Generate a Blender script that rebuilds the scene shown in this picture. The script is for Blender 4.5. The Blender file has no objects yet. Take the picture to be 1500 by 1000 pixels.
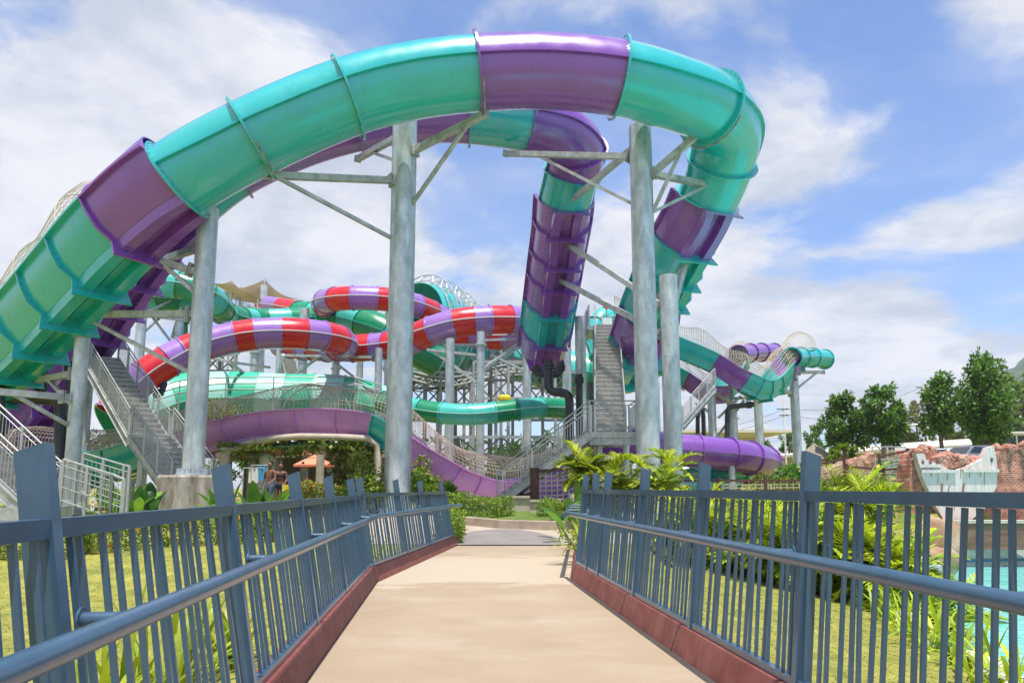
CLOUD_SEED, CLOUD_SCALE, EXPO, SKYTINT = 12.9, 1.5, 0.3, (.86, 1.04, 1.32, 1)
import bpy, bmesh, math, random
from mathutils import Vector as V, Matrix
random.seed(7)
R = math.radians
scene = bpy.context.scene
COL = scene.collection
# ---------------------------------------------------------------- camera
FOC, CX, CY, EYE = 1100.0, 750.0, 560.0, 1.2
TH = math.atan(155.0 / FOC)
cam_d = bpy.data.cameras.new('camera'); cam = bpy.data.objects.new('camera', cam_d); COL.objects.link(cam)
cam_d.sensor_width = 36; cam_d.lens = FOC / 1500 * 36; cam_d.shift_y = (CY - 500) / 1500
cam_d.clip_start = .05; cam_d.clip_end = 6000
cam.location = (0, 0, EYE); cam.rotation_euler = (math.pi / 2 + TH, 0, 0)
scene.camera = cam
FW, UP = V((0, math.cos(TH), math.sin(TH))), V((0, -math.sin(TH), math.cos(TH)))
def pt(px, py, d):
    'survey point: bearing read off the photograph, d metres ahead'
    r = FW + UP * ((CY - py) / FOC) + V(((px - CX) / FOC, 0, 0))
    return V((0, 0, EYE)) + r * (d / r.y)
def gp(px, py, z=0.0):
    r = FW + UP * ((CY - py) / FOC) + V(((px - CX) / FOC, 0, 0))
    return V((0, 0, EYE)) + r * ((z - EYE) / r.z)

# ---------------------------------------------------------------- materials
def mat(name, col, rough=.5, metal=0., var=.12, scale=3., coat=0., bump=0., bscale=40., col2=None, spec=.5, stretch=None, mix=(.35, .65)):
    m = bpy.data.materials.new(name); m.use_nodes = True
    nt = m.node_tree; N = nt.nodes; L = nt.links
    b = N['Principled BSDF']
    b.inputs['Roughness'].default_value = rough; b.inputs['Metallic'].default_value = metal
    b.inputs['Coat Weight'].default_value = coat; b.inputs['Coat Roughness'].default_value = .08
    b.inputs['Specular IOR Level'].default_value = spec
    if coat >= .9: b.inputs['Coat IOR'].default_value = 1.6
    tc = N.new('ShaderNodeTexCoord'); src = tc.outputs['Object']
    if stretch:
        mp = N.new('ShaderNodeMapping'); mp.inputs['Scale'].default_value = stretch
        L.new(src, mp.inputs['Vector']); src = mp.outputs['Vector']
    n = N.new('ShaderNodeTexNoise'); n.inputs['Scale'].default_value = scale; n.inputs['Detail'].default_value = 6
    n.inputs['Roughness'].default_value = .65
    L.new(src, n.inputs['Vector'])
    r = N.new('ShaderNodeValToRGB'); e = r.color_ramp.elements
    e[0].position, e[1].position = mix
    c2 = col2 or tuple(min(1, c * (1 + var)) for c in col)
    c1 = col if col2 else tuple(c * (1 - var) for c in col)
    e[0].color = (*c1, 1); e[1].color = (*c2, 1)
    L.new(n.outputs['Fac'], r.inputs['Fac']); L.new(r.outputs['Color'], b.inputs['Base Color'])
    if coat >= .4:
        n3 = N.new('ShaderNodeTexNoise'); n3.inputs['Scale'].default_value = 1.7; n3.inputs['Detail'].default_value = 7; L.new(tc.outputs['Object'], n3.inputs['Vector'])
        m3 = N.new('ShaderNodeMapRange'); m3.inputs['From Min'].default_value = .3; m3.inputs['From Max'].default_value = .75; m3.inputs['To Min'].default_value = rough * .85; m3.inputs['To Max'].default_value = rough * 1.5
        L.new(n3.outputs['Fac'], m3.inputs[0]); L.new(m3.outputs[0], b.inputs['Roughness']); L.new(m3.outputs[0], b.inputs['Coat Roughness'])
    if bump:
        n2 = N.new('ShaderNodeTexNoise'); n2.inputs['Scale'].default_value = bscale; n2.inputs['Detail'].default_value = 4
        L.new(src, n2.inputs['Vector'])
        bp = N.new('ShaderNodeBump'); bp.inputs['Strength'].default_value = bump; bp.inputs['Distance'].default_value = .02
        L.new(n2.outputs['Fac'], bp.inputs['Height']); L.new(bp.outputs['Normal'], b.inputs['Normal'])
    return m
def leafmat(name, col, col2, rough=.45, scale=1.5, rnd=(.6, 1.45)):
    m = mat(name, col, rough, scale=scale, col2=col2, mix=(.3, .7))
    nt = m.node_tree; N = nt.nodes; L = nt.links
    b = N['Principled BSDF']; out = N['Material Output']
    tr = N.new('ShaderNodeBsdfTranslucent'); mx = N.new('ShaderNodeMixShader'); mx.inputs[0].default_value = .35
    src = b.inputs['Base Color'].links[0].from_socket
    oi = N.new('ShaderNodeObjectInfo'); hs = N.new('ShaderNodeHueSaturation')
    ge = N.new('ShaderNodeNewGeometry')
    ma = N.new('ShaderNodeMapRange'); ma.inputs['To Min'].default_value = rnd[0]; ma.inputs['To Max'].default_value = rnd[1]
    L.new(ge.outputs['Random Per Island'], ma.inputs['Value']); L.new(ma.outputs['Result'], hs.inputs['Value'])
    L.new(src, hs.inputs['Color'])
    L.new(hs.outputs['Color'], b.inputs['Base Color']); L.new(hs.outputs['Color'], tr.inputs['Color'])
    L.new(b.outputs[0], mx.inputs[1]); L.new(tr.outputs[0], mx.inputs[2]); L.new(mx.outputs[0], out.inputs['Surface'])
    return m
M = {}
M['teal'] = mat('teal_gelcoat', (.004, .445, .455), .2, var=.05, scale=.5, coat=1.0)
M['purple'] = mat('purple_gelcoat', (.215, .057, .375), .22, var=.05, scale=.5, coat=1.0)
M['lilac'] = mat('lilac_gelcoat', (.32, .155, .49), .25, var=.10, scale=.8, coat=.7)
M['orchid'] = mat('orchid_gelcoat', (.56, .25, .62), .3, var=.08, scale=.8, coat=.5)
M['red'] = mat('red_gelcoat', (.60, .008, .014), .25, var=.10, scale=.8, coat=.4)
M['green'] = mat('green_gelcoat', (.004, .25, .11), .25, var=.12, scale=.8, coat=.4)
M['aqua'] = mat('aqua_gelcoat', (.06, .48, .42), .28, var=.10, scale=.8, coat=.4)
M['mint'] = mat('mint_gelcoat', (.36, .70, .62), .3, var=.06, scale=.8)
M['palegreen'] = mat('pale_green_gelcoat', (.05, .48, .30), .35, var=.08, scale=.8)
M['inside'] = mat('slide_inside', (.42, .66, .60), .3, var=.08, scale=.8)
M['bolt'] = mat('bolt_steel', (.13, .13, .14), .5, .5, var=.2)
M['flange_grime'] = mat('flange_grime', (.03, .20, .17), .5, var=.3, scale=4)
M['galv'] = mat('galvanised_steel', (.38, .43, .45), .42, .45, scale=3.2, col2=(.66, .72, .74), bump=.05, stretch=(1, 1, .4))
M['galv2'] = mat('galvanised_beam', (.33, .35, .34), .5, .3, scale=3, col2=(.55, .58, .57), bump=.06)
M['rust'] = mat('weathered_beam', (.16, .145, .115), .6, .2, scale=4, col2=(.40, .40, .36), bump=.1)
M['rail_steel'] = mat('railing_steel', (.40, .42, .41), .45, .3, var=.15, scale=5)
M['darksteel'] = mat('dark_steel', (.12, .13, .13), .5, .4, var=.25, scale=3)
M['pipe'] = mat('dark_pipe', (.03, .035, .045), .35, var=.3, scale=3)
M['bluepipe'] = mat('blue_pipe', (.02, .22, .36), .4, var=.15)
M['blue'] = mat('blue_paint', (.048, .10, .165), .3, var=.10, scale=6, bump=.05, bscale=120, coat=.35)
M['kerb'] = mat('red_kerb_paint', (.195, .05, .043), .6, scale=5, col2=(.27, .095, .08), bump=.15, bscale=30)
M['concrete'] = mat('stained_concrete', (.16, .13, .09), .85, scale=2.2, col2=(.50, .46, .40), bump=.3, bscale=14, stretch=(1.6, 1.6, .5))
M['grating'] = mat('stair_grating', (.44, .42, .385), .7, .05, var=.25, scale=9, bump=.2)
M['net'] = mat('beige_net', (.60, .50, .37), .8, var=.15)
M['white'] = mat('white_paint', (.72, .72, .70), .4, var=.06)
M['stone'] = mat('pale_stone', (.42, .36, .28), .9, scale=3, col2=(.55, .48, .38), bump=.4, bscale=8)
M['wall_beige'] = mat('beige_render', (.52, .43, .32), .85, var=.08, scale=.6)
M['roof_cream'] = mat('cream_roof', (.68, .62, .52), .7, var=.06, scale=.4)
M['shade'] = mat('shade_cloth', (.55, .44, .30), .8, var=.1, scale=1)
M['thatch'] = mat('thatch', (.20, .16, .12), .95, scale=8, col2=(.34, .29, .23), bump=.6, bscale=20)
M['wood'] = mat('dark_wood', (.10, .045, .03), .7, var=.3, scale=6)
M['rope'] = mat('pale_rope', (.55, .45, .36), .9, var=.15)
M['glass'] = mat('window_glass', (.02, .03, .04), .08, var=.1)
M['silver'] = mat('silver_car_paint', (.36, .38, .41), .25, .6, var=.03, coat=.8)
M['carwhite'] = mat('white_car_paint', (.75, .76, .78), .25, var=.03, coat=.8)
M['tyre'] = mat('tyre_rubber', (.02, .02, .02), .8)
M['orange'] = mat('orange_canvas', (.85, .27, .16), .8, var=.06, scale=2)
M['bark'] = mat('bark', (.14, .10, .07), .9, var=.3, scale=5, bump=.4)
M['skin'] = mat('skin', (.20, .095, .06), .5, var=.08)
M['hair'] = mat('hair', (.012, .010, .010), .5)
M['cloth_dark'] = mat('dark_cloth', (.02, .02, .025), .8)
M['cloth_grey'] = mat('grey_blue_cloth', (.12, .15, .24), .8)
M['cloth_red'] = mat('red_cloth', (.55, .03, .03), .8)
M['yellow'] = mat('yellow_plastic', (.75, .55, .02), .5)
M['skyblue'] = mat('blue_towel', (.04, .32, .65), .8)
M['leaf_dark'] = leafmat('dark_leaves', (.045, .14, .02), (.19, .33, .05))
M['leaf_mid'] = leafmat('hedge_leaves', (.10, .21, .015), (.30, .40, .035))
M['leaf_lime'] = leafmat('lime_leaves', (.22, .33, .02), (.42, .45, .03))
M['leaf_palm'] = leafmat('palm_leaves', (.20, .36, .012), (.58, .60, .03))
M['leaf_banana'] = leafmat('broad_leaves', (.05, .19, .02), (.20, .36, .04))
M['leaf_deep'] = leafmat('deep_green_leaves', (.015, .07, .02), (.045, .14, .03))
M['leaf_vine'] = leafmat('vine_leaves', (.09, .17, .012), (.27, .34, .03))
M['leaf_dry'] = leafmat('olive_leaves', (.13, .15, .04), (.24, .24, .07))
M['flower'] = mat('orange_flowers', (.75, .16, .03), .6)

def streaks(m, tint, amount, scale=3.5, lo=.55, hi=.75):
    'weather streaks running down the surface'
    nt = m.node_tree; N = nt.nodes; L = nt.links; b = N['Principled BSDF']; src = b.inputs['Base Color'].links[0].from_socket
    tc = N.new('ShaderNodeTexCoord'); mp = N.new('ShaderNodeMapping'); mp.inputs['Scale'].default_value = (1, 1, .12); L.new(tc.outputs['Object'], mp.inputs[0])
    n = N.new('ShaderNodeTexNoise'); n.inputs['Scale'].default_value = scale; n.inputs['Detail'].default_value = 8; n.inputs['Roughness'].default_value = .6; L.new(mp.outputs[0], n.inputs['Vector'])
    r = N.new('ShaderNodeMapRange'); r.inputs['From Min'].default_value = lo; r.inputs['From Max'].default_value = hi; r.inputs['To Max'].default_value = amount; L.new(n.outputs['Fac'], r.inputs[0])
    mx = N.new('ShaderNodeMix'); mx.data_type = 'RGBA'; mx.blend_type = 'MULTIPLY'; L.new(r.outputs[0], mx.inputs[0]); L.new(src, mx.inputs[6]); mx.inputs[7].default_value = (*tint, 1); L.new(mx.outputs[2], b.inputs['Base Color'])
streaks(M['galv'], (.62, .55, .46), .7, 5); streaks(M['galv2'], (.6, .5, .4), .6, 5)
for k in ('teal', 'purple', 'lilac', 'orchid', 'green', 'aqua'): streaks(M[k], (.66, .66, .6), .45, 3.2)
streaks(M['kerb'], (.6, .55, .5), .7, 6, .5, .7); streaks(M['blue'], (.72, .74, .76), .5, 9, .5, .7)
# ---------------------------------------------------------------- mesh builder
OFF = {}
class MB:
    def __init__(s): s.v = []; s.f = []; s.mi = []; s.m = 0
    def quad(s, *ids): s.f.append(tuple(ids)); s.mi.append(s.m)
    def add(s, vs, fs):
        b = len(s.v); s.v += [tuple(x) for x in vs]
        for f in fs: s.f.append(tuple(b + i for i in f)); s.mi.append(s.m)
    def box(s, c, size, ax=None):
        c = V(c); X, Y, Z = ax or (V((1, 0, 0)), V((0, 1, 0)), V((0, 0, 1)))
        h = [k / 2 for k in size]; vs = []
        for z in (-1, 1):
            for y in (-1, 1):
                for x in (-1, 1): vs.append(c + X * (x * h[0]) + Y * (y * h[1]) + Z * (z * h[2]))
        s.add(vs, [(0, 2, 3, 1), (4, 5, 7, 6), (0, 1, 5, 4), (2, 6, 7, 3), (0, 4, 6, 2), (1, 3, 7, 5)])
    def beam(s, p0, p1, w, h, up=None):
        p0, p1 = V(p0), V(p1); t = p1 - p0; ln = t.length
        if ln < 1e-5: return
        t /= ln; up = V(up or (0, 0, 1))
        if abs(t.dot(up)) > .98: up = V((0, 1, 0))
        x = t.cross(up).normalized(); u = x.cross(t)
        s.box((p0 + p1) / 2, (w, ln, h), (x, t, u))
    def tube(s, pts, r, n=8, caps=True, rs=None):
        pts = [V(p) for p in pts]; b0 = len(s.v); rings = []; prev = None
        for i, p in enumerate(pts):
            t = (pts[min(i + 1, len(pts) - 1)] - pts[max(i - 1, 0)])
            t = t.normalized() if t.length > 1e-9 else V((0, 0, 1))
            if prev is None: a = t.orthogonal().normalized()
            else:
                a = prev - t * prev.dot(t)
                a = a.normalized() if a.length > 1e-6 else t.orthogonal().normalized()
            prev = a; bb = t.cross(a); rr = rs[i] if rs else r
            rings.append([p + a * (rr * math.cos(2 * math.pi * k / n)) + bb * (rr * math.sin(2 * math.pi * k / n)) for k in range(n)])
        vs = [q for rg in rings for q in rg]; fs = []
        for i in range(len(rings) - 1):
            for k in range(n):
                k2 = (k + 1) % n
                fs.append((i * n + k, i * n + k2, (i + 1) * n + k2, (i + 1) * n + k))
        if caps:
            fs.append(tuple(reversed(range(n)))); fs.append(tuple((len(rings) - 1) * n + k for k in range(n)))
        s.add(vs, fs)
    def cyl(s, p0, p1, r, n=24, r2=None): s.tube([p0, p1], r, n, True, [r, r if r2 is None else r2])
    def lathe(s, c, prof, n=24):
        c = V(c); vs = []; fs = []
        for (r, z) in prof:
            for k in range(n):
                a = 2 * math.pi * k / n; vs.append(c + V((r * math.cos(a), r * math.sin(a), z)))
        for i in range(len(prof) - 1):
            for k in range(n):
                k2 = (k + 1) % n; fs.append((i * n + k, i * n + k2, (i + 1) * n + k2, (i + 1) * n + k))
        s.add(vs, fs)
    def sweep(s, frames, prof, closed=True, caps=True):
        n = len(prof); vs = []; fs = []
        for (p, t, sd, u) in frames:
            for (a, b) in prof: vs.append(p + sd * a + u * b)
        m = n if closed else n - 1
        for i in range(len(frames) - 1):
            for k in range(m):
                k2 = (k + 1) % n; fs.append((i * n + k, i * n + k2, (i + 1) * n + k2, (i + 1) * n + k))
        if caps and closed:
            fs.append(tuple(reversed(range(n)))); e = (len(frames) - 1) * n; fs.append(tuple(e + k for k in range(n)))
        s.add(vs, fs)
    def ring(s, frames, ro, ri, n=40):
        vs = []; fs = []; F = len(frames)
        for rr in (ro, ri):
            for (p, t, sd, u) in frames:
                for k in range(n):
                    a = 2 * math.pi * k / n; vs.append(p + sd * (rr * math.cos(a)) + u * (rr * math.sin(a)))
        for i in range(F - 1):
            for k in range(n):
                k2 = (k + 1) % n
                fs.append((i * n + k, i * n + k2, (i + 1) * n + k2, (i + 1) * n + k))
                o = F * n
                fs.append((o + i * n + k, o + (i + 1) * n + k, o + (i + 1) * n + k2, o + i * n + k2))
        for i in (0, F - 1):
            o = F * n + i * n; c = i * n
            for k in range(n):
                k2 = (k + 1) % n; fs.append((c + k, o + k, o + k2, c + k2))
        s.add(vs, fs)
    def leaf(s, p, d, nrm, ln, w):
        p = V(p); d = V(d).normalized(); x = d.cross(nrm)
        x = x.normalized() if x.length > 1e-5 else d.orthogonal()
        s.add([p, p + d * (ln * .5) + x * (w / 2), p + d * ln, p + d * (ln * .5) - x * (w / 2)], [(0, 1, 2, 3)])
    def blade(s, p, d, ln, w, droop, n=5, fold=.0):
        'a strap or banana leaf: curves over under its own weight'
        p = V(p); d = V(d).normalized(); side = d.cross(V((0, 0, 1)))
        side = side.normalized() if side.length > 1e-4 else V((1, 0, 0))
        vs = []; q = p.copy(); dd = d.copy()
        for i in range(n + 1):
            t = i / n; ww = w * (math.sin(math.pi * min(1, .08 + t * .92)) ** .7) * .5
            nn = side.cross(dd)
            vs += [q - side * ww + nn * (fold * ww), q, q + side * ww + nn * (fold * ww)]
            q = q + dd * (ln / n); dd = (dd + V((0, 0, -droop / n))).normalized()
        fs = []
        for i in range(n):
            a = i * 3; fs += [(a, a + 1, a + 4, a + 3), (a + 1, a + 2, a + 5, a + 4)]
        s.add(vs, fs)
    def build(s, name, mats, parent=None, smooth=None, off=None):
        me = bpy.data.meshes.new(name)
        o3 = V(OFF.get(parent.name, (0, 0, 0))) if parent else V(off or (0, 0, 0))
        me.from_pydata([tuple(V(x) - o3) for x in s.v], [], s.f)
        if not isinstance(mats, (list, tuple)): mats = [mats]
        for m in mats: me.materials.append(M[m] if isinstance(m, str) else m)
        if len(mats) > 1: me.polygons.foreach_set('material_index', s.mi)
        me.update()
        if smooth is not None:
            me.shade_smooth(); me.set_sharp_from_angle(angle=R(smooth))
        o = bpy.data.objects.new(name, me); COL.objects.link(o)
        if parent: o.parent = parent; OFF[o.name] = o3
        else: o.location = o3; OFF[o.name] = o3
        return o
def tag(o, label=None, cat=None, group=None, kind=None):
    if label: o['label'] = label
    if cat: o['category'] = cat
    if group: o['group'] = group
    if kind: o['kind'] = kind
    return o
def thing(name, loc, label, cat, group=None):
    o = bpy.data.objects.new(name, None); COL.objects.link(o); o.location = V(loc); o.empty_display_size = .2
    OFF[o.name] = V(loc)
    return tag(o, label, cat, group)
def copy_tree(o, parent=None, loc=None, rz=None, sc=None):
    c = o.copy(); COL.objects.link(c); c.parent = parent
    if loc is not None: c.location = loc
    if rz is not None: c.rotation_euler.z = rz
    if sc is not None: c.scale = (sc, sc, sc) if not isinstance(sc, tuple) else sc
    for ch in list(o.children): copy_tree(ch, c)
    return c
def sstep(a, b, x):
    t = max(0., min(1., (x - a) / (b - a))); return t * t * (3 - 2 * t)
# ---------------------------------------------------------------- light and sky
TOSUN = V((.03, -.24, .965)).normalized()
sun_d = bpy.data.lights.new('sun', 'SUN'); sun_d.energy = 5.0; sun_d.angle = R(.5); sun_d.color = (1, .95, .87)
sun = bpy.data.objects.new('sun', sun_d); COL.objects.link(sun); sun.location = (0, 0, 40)
sun.rotation_euler = TOSUN.to_track_quat('Z', 'Y').to_euler()
w = bpy.data.worlds.new('World'); scene.world = w; w.use_nodes = True
nt = w.node_tree; N = nt.nodes; L = nt.links; N.clear()
out = N.new('ShaderNodeOutputWorld'); bg = N.new('ShaderNodeBackground'); L.new(bg.outputs[0], out.inputs[0])
sky = N.new('ShaderNodeTexSky'); sky.sky_type = 'NISHITA'; sky.sun_disc = False
sky.sun_elevation = math.asin(TOSUN.z); sky.sun_rotation = math.atan2(TOSUN.x, TOSUN.y)
sky.air_density = 1.0; sky.dust_density = 1.0; sky.ozone_density = 2.0
def node(t, **k):
    n = N.new(t)
    for a, b in k.items():
        if a.startswith('i_'): n.inputs[int(a[2:])].default_value = b
        else: setattr(n, a, b)
    return n
def lk(a, b): L.new(a, b)
tc = node('ShaderNodeTexCoord'); sep = node('ShaderNodeSeparateXYZ'); lk(tc.outputs['Generated'], sep.inputs[0])
zz = node('ShaderNodeMath', operation='ADD', i_1=.22); lk(sep.outputs['Z'], zz.inputs[0])
zm = node('ShaderNodeMath', operation='MAXIMUM', i_1=.1); lk(zz.outputs[0], zm.inputs[0])
def dv(s):
    d = node('ShaderNodeMath', operation='DIVIDE'); lk(s, d.inputs[0]); lk(zm.outputs[0], d.inputs[1]); return d.outputs[0]
cmb = node('ShaderNodeCombineXYZ'); lk(dv(sep.outputs['X']), cmb.inputs[0]); lk(dv(sep.outputs['Y']), cmb.inputs[1])
cmb.inputs[2].default_value = CLOUD_SEED
def noise(sc, det, rough, dist=0.):
    n = node('ShaderNodeTexNoise'); n.inputs['Scale'].default_value = sc; n.inputs['Detail'].default_value = det
    n.inputs['Roughness'].default_value = rough; n.inputs['Distortion'].default_value = dist
    lk(cmb.outputs[0], n.inputs['Vector']); return n.outputs['Fac']
def ramp(s, p0, p1, c0=(0, 0, 0, 1), c1=(1, 1, 1, 1)):
    r = node('ShaderNodeValToRGB'); r.color_ramp.interpolation = 'EASE'; e = r.color_ramp.elements
    e[0].position, e[1].position = p0, p1; e[0].color, e[1].color = c0, c1
    lk(s, r.inputs[0]); return r.outputs[0]
big = noise(CLOUD_SCALE, 9, .56, .25)
# more open blue towards the right-hand top of the sky, more cover to the left
dirb = node('ShaderNodeVectorMath', operation='DOT_PRODUCT'); lk(tc.outputs['Generated'], dirb.inputs[0])
dirb.inputs[1].default_value = (-.07, 0, -.12)
sm = node('ShaderNodeMath', operation='ADD'); lk(big, sm.inputs[0]); lk(dirb.outputs['Value'], sm.inputs[1])
cover = ramp(sm.outputs[0], .365, .49)
wisp = ramp(noise(2.2, 8, .65, .6), .35, .75)
fine = ramp(noise(3.6, 8, .6, .2), .32, .68)
cloudcol = node('ShaderNodeMix', data_type='RGBA'); lk(fine, cloudcol.inputs[0])
cloudcol.inputs[6].default_value = (3.4, 3.75, 4.35, 1); cloudcol.inputs[7].default_value = (5.6, 5.6, 5.75, 1)
cv = node('ShaderNodeMath', operation='MULTIPLY_ADD', i_1=.34); lk(wisp, cv.inputs[0]); lk(cover, cv.inputs[2]); cv.use_clamp = True
cv2 = node('ShaderNodeMath', operation='MULTIPLY', i_1=.93); lk(cv.outputs[0], cv2.inputs[0])
skyc = node('ShaderNodeMix', data_type='RGBA', blend_type='MULTIPLY'); skyc.inputs[0].default_value = 1
lk(sky.outputs[0], skyc.inputs[6]); skyc.inputs[7].default_value = SKYTINT
mixs = node('ShaderNodeMix', data_type='RGBA'); lk(cv2.outputs[0], mixs.inputs[0]); lk(skyc.outputs[2], mixs.inputs[6]); lk(cloudcol.outputs[2], mixs.inputs[7])
lk(mixs.outputs[2], bg.inputs[0]); bg.inputs[1].default_value = .14
scene.view_settings.view_transform = 'Standard'; scene.view_settings.look = 'None'; scene.view_settings.gamma = 1
scene.view_settings.exposure = EXPO

# ---------------------------------------------------------------- terrain
POOL = [(5.2, 7), (6.4, 12), (9.6, 18.4), (13.4, 24), (15.5, 31), (46, 36), (46, 4), (5.6, 2)]
def pool_sd(x, y):
    'signed distance to the pool outline, negative inside'
    best = 1e9; ins = False; n = len(POOL)
    for i in range(n):
        (ax, ay), (bx, by) = POOL[i], POOL[(i + 1) % n]
        dx, dy = bx - ax, by - ay
        t = max(0, min(1, ((x - ax) * dx + (y - ay) * dy) / (dx * dx + dy * dy)))
        best = min(best, math.hypot(x - ax - t * dx, y - ay - t * dy))
        if (ay > y) != (by > y) and x < (bx - ax) * (y - ay) / (by - ay) + ax: ins = not ins
    return -best if ins else best
def gz(x, y):
    z = -.45 + .45 * sstep(12, 16.2, y) if x < 3.2 else -.45 + .25 * sstep(14, 24, y)
    plaza = .36 * sstep(16, 25, y)
    z += plaza
    if x > 1.5:
        z -= .85 * sstep(2.2, 9, x) * (1 - sstep(20, 32, y))
        z += 2.1 * sstep(36, 52, y) * sstep(9, 18, x)
    z += .3 * sstep(60, 200, y)
    if x > -6 and y < 45:
        sd = pool_sd(x, y) if 3 < x < 50 and y < 40 else 9
        if sd < 0: z = -2.7
        elif sd < .25: z = z + (-2.7 - z) * (1 - sd / .25)
    return z
def axis(a, b, fine0, fine1, st, co):
    xs = []; x = a
    while x < b:
        xs.append(x)
        x += st if fine0 <= x < fine1 else max(st, min(co, (fine0 - x) if x < fine0 else (x - fine1) * .5 + st))
    return xs + [b]
def sheet(xs, ys, zf, inside=None):
    mb = MB(); idx = {}
    for j, y in enumerate(ys):
        for i, x in enumerate(xs):
            idx[i, j] = len(mb.v); mb.v.append((x, y, zf(x, y)))
    for j in range(len(ys) - 1):
        for i in range(len(xs) - 1):
            if inside and not inside((xs[i] + xs[i + 1]) / 2, (ys[j] + ys[j + 1]) / 2): continue
            mb.quad(idx[i, j], idx[i + 1, j], idx[i + 1, j + 1], idx[i, j + 1])
    return mb
M['lawn'] = mat('lawn_grass', (.17, .185, .03), .95, scale=2.2, col2=(.36, .33, .065), bump=.5, bscale=90)
g = sheet(axis(-900, 900, -12, 22, .4, 120), axis(-40, 1400, 2, 40, .4, 120), gz).build('ground', 'lawn', smooth=60)
tag(g, 'patchy yellow green lawn on both sides of the footbridge', kind='structure')
# short blades over the near lawns
gb = MB(); rg = random.Random(3)
for _ in range(42000):
    if rg.random() < .5: x, y = rg.uniform(-11, -2.0), rg.uniform(3, 17)
    else: x, y = rg.uniform(1.9, 7.5), rg.uniform(3, 17)
    if x > 0 and pool_sd(x, y) < .6: continue
    h = rg.uniform(.012, .03); a = rg.uniform(0, 6.28); z = gz(x, y)
    dx, dy = math.cos(a) * .009, math.sin(a) * .009
    gb.add([(x - dx, y - dy, z), (x + dx, y + dy, z), (x + rg.uniform(-.09, .09), y + rg.uniform(-.09, .09), z + h)], [(0, 1, 2)])
M['blade'] = leafmat('grass_blades', (.25, .285, .035), (.44, .42, .075), .8, .8, (.85, 1.15))
tag(gb.build('grass', 'blade'), 'short dry grass on the lawns beside the footbridge', kind='stuff')

M['deck'] = mat('deck_aggregate', (.35, .262, .17), .9, scale=.9, col2=(.415, .322, .225), bump=.35, bscale=160, mix=(.25, .8))
def deck_detail(m, sx=.6, sy=1.0, lo=.5, hi=.95, pale=(.48, .405, .32)):
    'pale worn patches and a fine speckle on the walking surface'
    nt = m.node_tree; N = nt.nodes; L = nt.links; b = N['Principled BSDF']
    src = b.inputs['Base Color'].links[0].from_socket
    tc = N.new('ShaderNodeTexCoord'); mp = N.new('ShaderNodeMapping'); mp.inputs['Scale'].default_value = (sx, sy, 1)
    L.new(tc.outputs['Object'], mp.inputs[0])
    n = N.new('ShaderNodeTexNoise'); n.inputs['Scale'].default_value = 1.1; n.inputs['Detail'].default_value = 9; n.inputs['Roughness'].default_value = .62
    L.new(mp.outputs[0], n.inputs['Vector'])
    r = N.new('ShaderNodeValToRGB'); r.color_ramp.elements[0].position = lo; r.color_ramp.elements[1].position = hi
    L.new(n.outputs['Fac'], r.inputs[0])
    mx = N.new('ShaderNodeMix'); mx.data_type = 'RGBA'; L.new(r.outputs[0], mx.inputs[0]); L.new(src, mx.inputs[6]); mx.inputs[7].default_value = (*pale, 1)
    n2 = N.new('ShaderNodeTexNoise'); n2.inputs['Scale'].default_value = 130; n2.inputs['Detail'].default_value = 2; L.new(tc.outputs['Object'], n2.inputs['Vector'])
    mr = N.new('ShaderNodeMapRange'); mr.inputs['From Min'].default_value = .3; mr.inputs['From Max'].default_value = .7
    mr.inputs['To Min'].default_value = .7; mr.inputs['To Max'].default_value = 1.22; L.new(n2.outputs['Fac'], mr.inputs[0])
    hs = N.new('ShaderNodeHueSaturation'); L.new(mr.outputs[0], hs.inputs['Value']); L.new(mx.outputs[2], hs.inputs['Color'])
    L.new(hs.outputs[0], b.inputs['Base Color'])
deck_detail(M['deck'])
def worn_band(m, y0, y1, pale):
    'bleached stretch of the walkway with a ragged tide mark'
    nt = m.node_tree; N = nt.nodes; L = nt.links; b = N['Principled BSDF']; src = b.inputs['Base Color'].links[0].from_socket
    tc = N.new('ShaderNodeTexCoord'); sp = N.new('ShaderNodeSeparateXYZ'); L.new(tc.outputs['Object'], sp.inputs[0])
    mp = N.new('ShaderNodeMapping'); mp.inputs['Scale'].default_value = (1.0, 2.2, 1); L.new(tc.outputs['Object'], mp.inputs[0])
    n = N.new('ShaderNodeTexNoise'); n.inputs['Scale'].default_value = .9; n.inputs['Detail'].default_value = 9; n.inputs['Roughness'].default_value = .68; L.new(mp.outputs[0], n.inputs['Vector'])
    ad = N.new('ShaderNodeMath'); ad.operation = 'MULTIPLY_ADD'; ad.inputs[1].default_value = 3.2; L.new(n.outputs['Fac'], ad.inputs[0]); L.new(sp.outputs['Y'], ad.inputs[2])
    r = N.new('ShaderNodeMapRange'); r.inputs['From Min'].default_value = y0 + 1.6; r.inputs['From Max'].default_value = y0 + 1.8; L.new(ad.outputs[0], r.inputs[0])
    r2 = N.new('ShaderNodeMapRange'); r2.inputs['From Min'].default_value = y1 + 1.2; r2.inputs['From Max'].default_value = y1 + 1.9; r2.inputs['To Min'].default_value = .75; r2.inputs['To Max'].default_value = 0; L.new(ad.outputs[0], r2.inputs[0])
    mu = N.new('ShaderNodeMath'); mu.operation = 'MULTIPLY'; L.new(r.outputs[0], mu.inputs[0]); L.new(r2.outputs[0], mu.inputs[1])
    mx = N.new('ShaderNodeMix'); mx.data_type = 'RGBA'; L.new(mu.outputs[0], mx.inputs[0]); L.new(src, mx.inputs[6]); mx.inputs[7].default_value = (*pale, 1); L.new(mx.outputs[2], b.inputs['Base Color'])
streaks(M['deck'], (.76, .70, .62), .26, 1.3, .52, .66)
worn_band(M['deck'], 9.6, 13.6, (.485, .405, .305))
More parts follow.
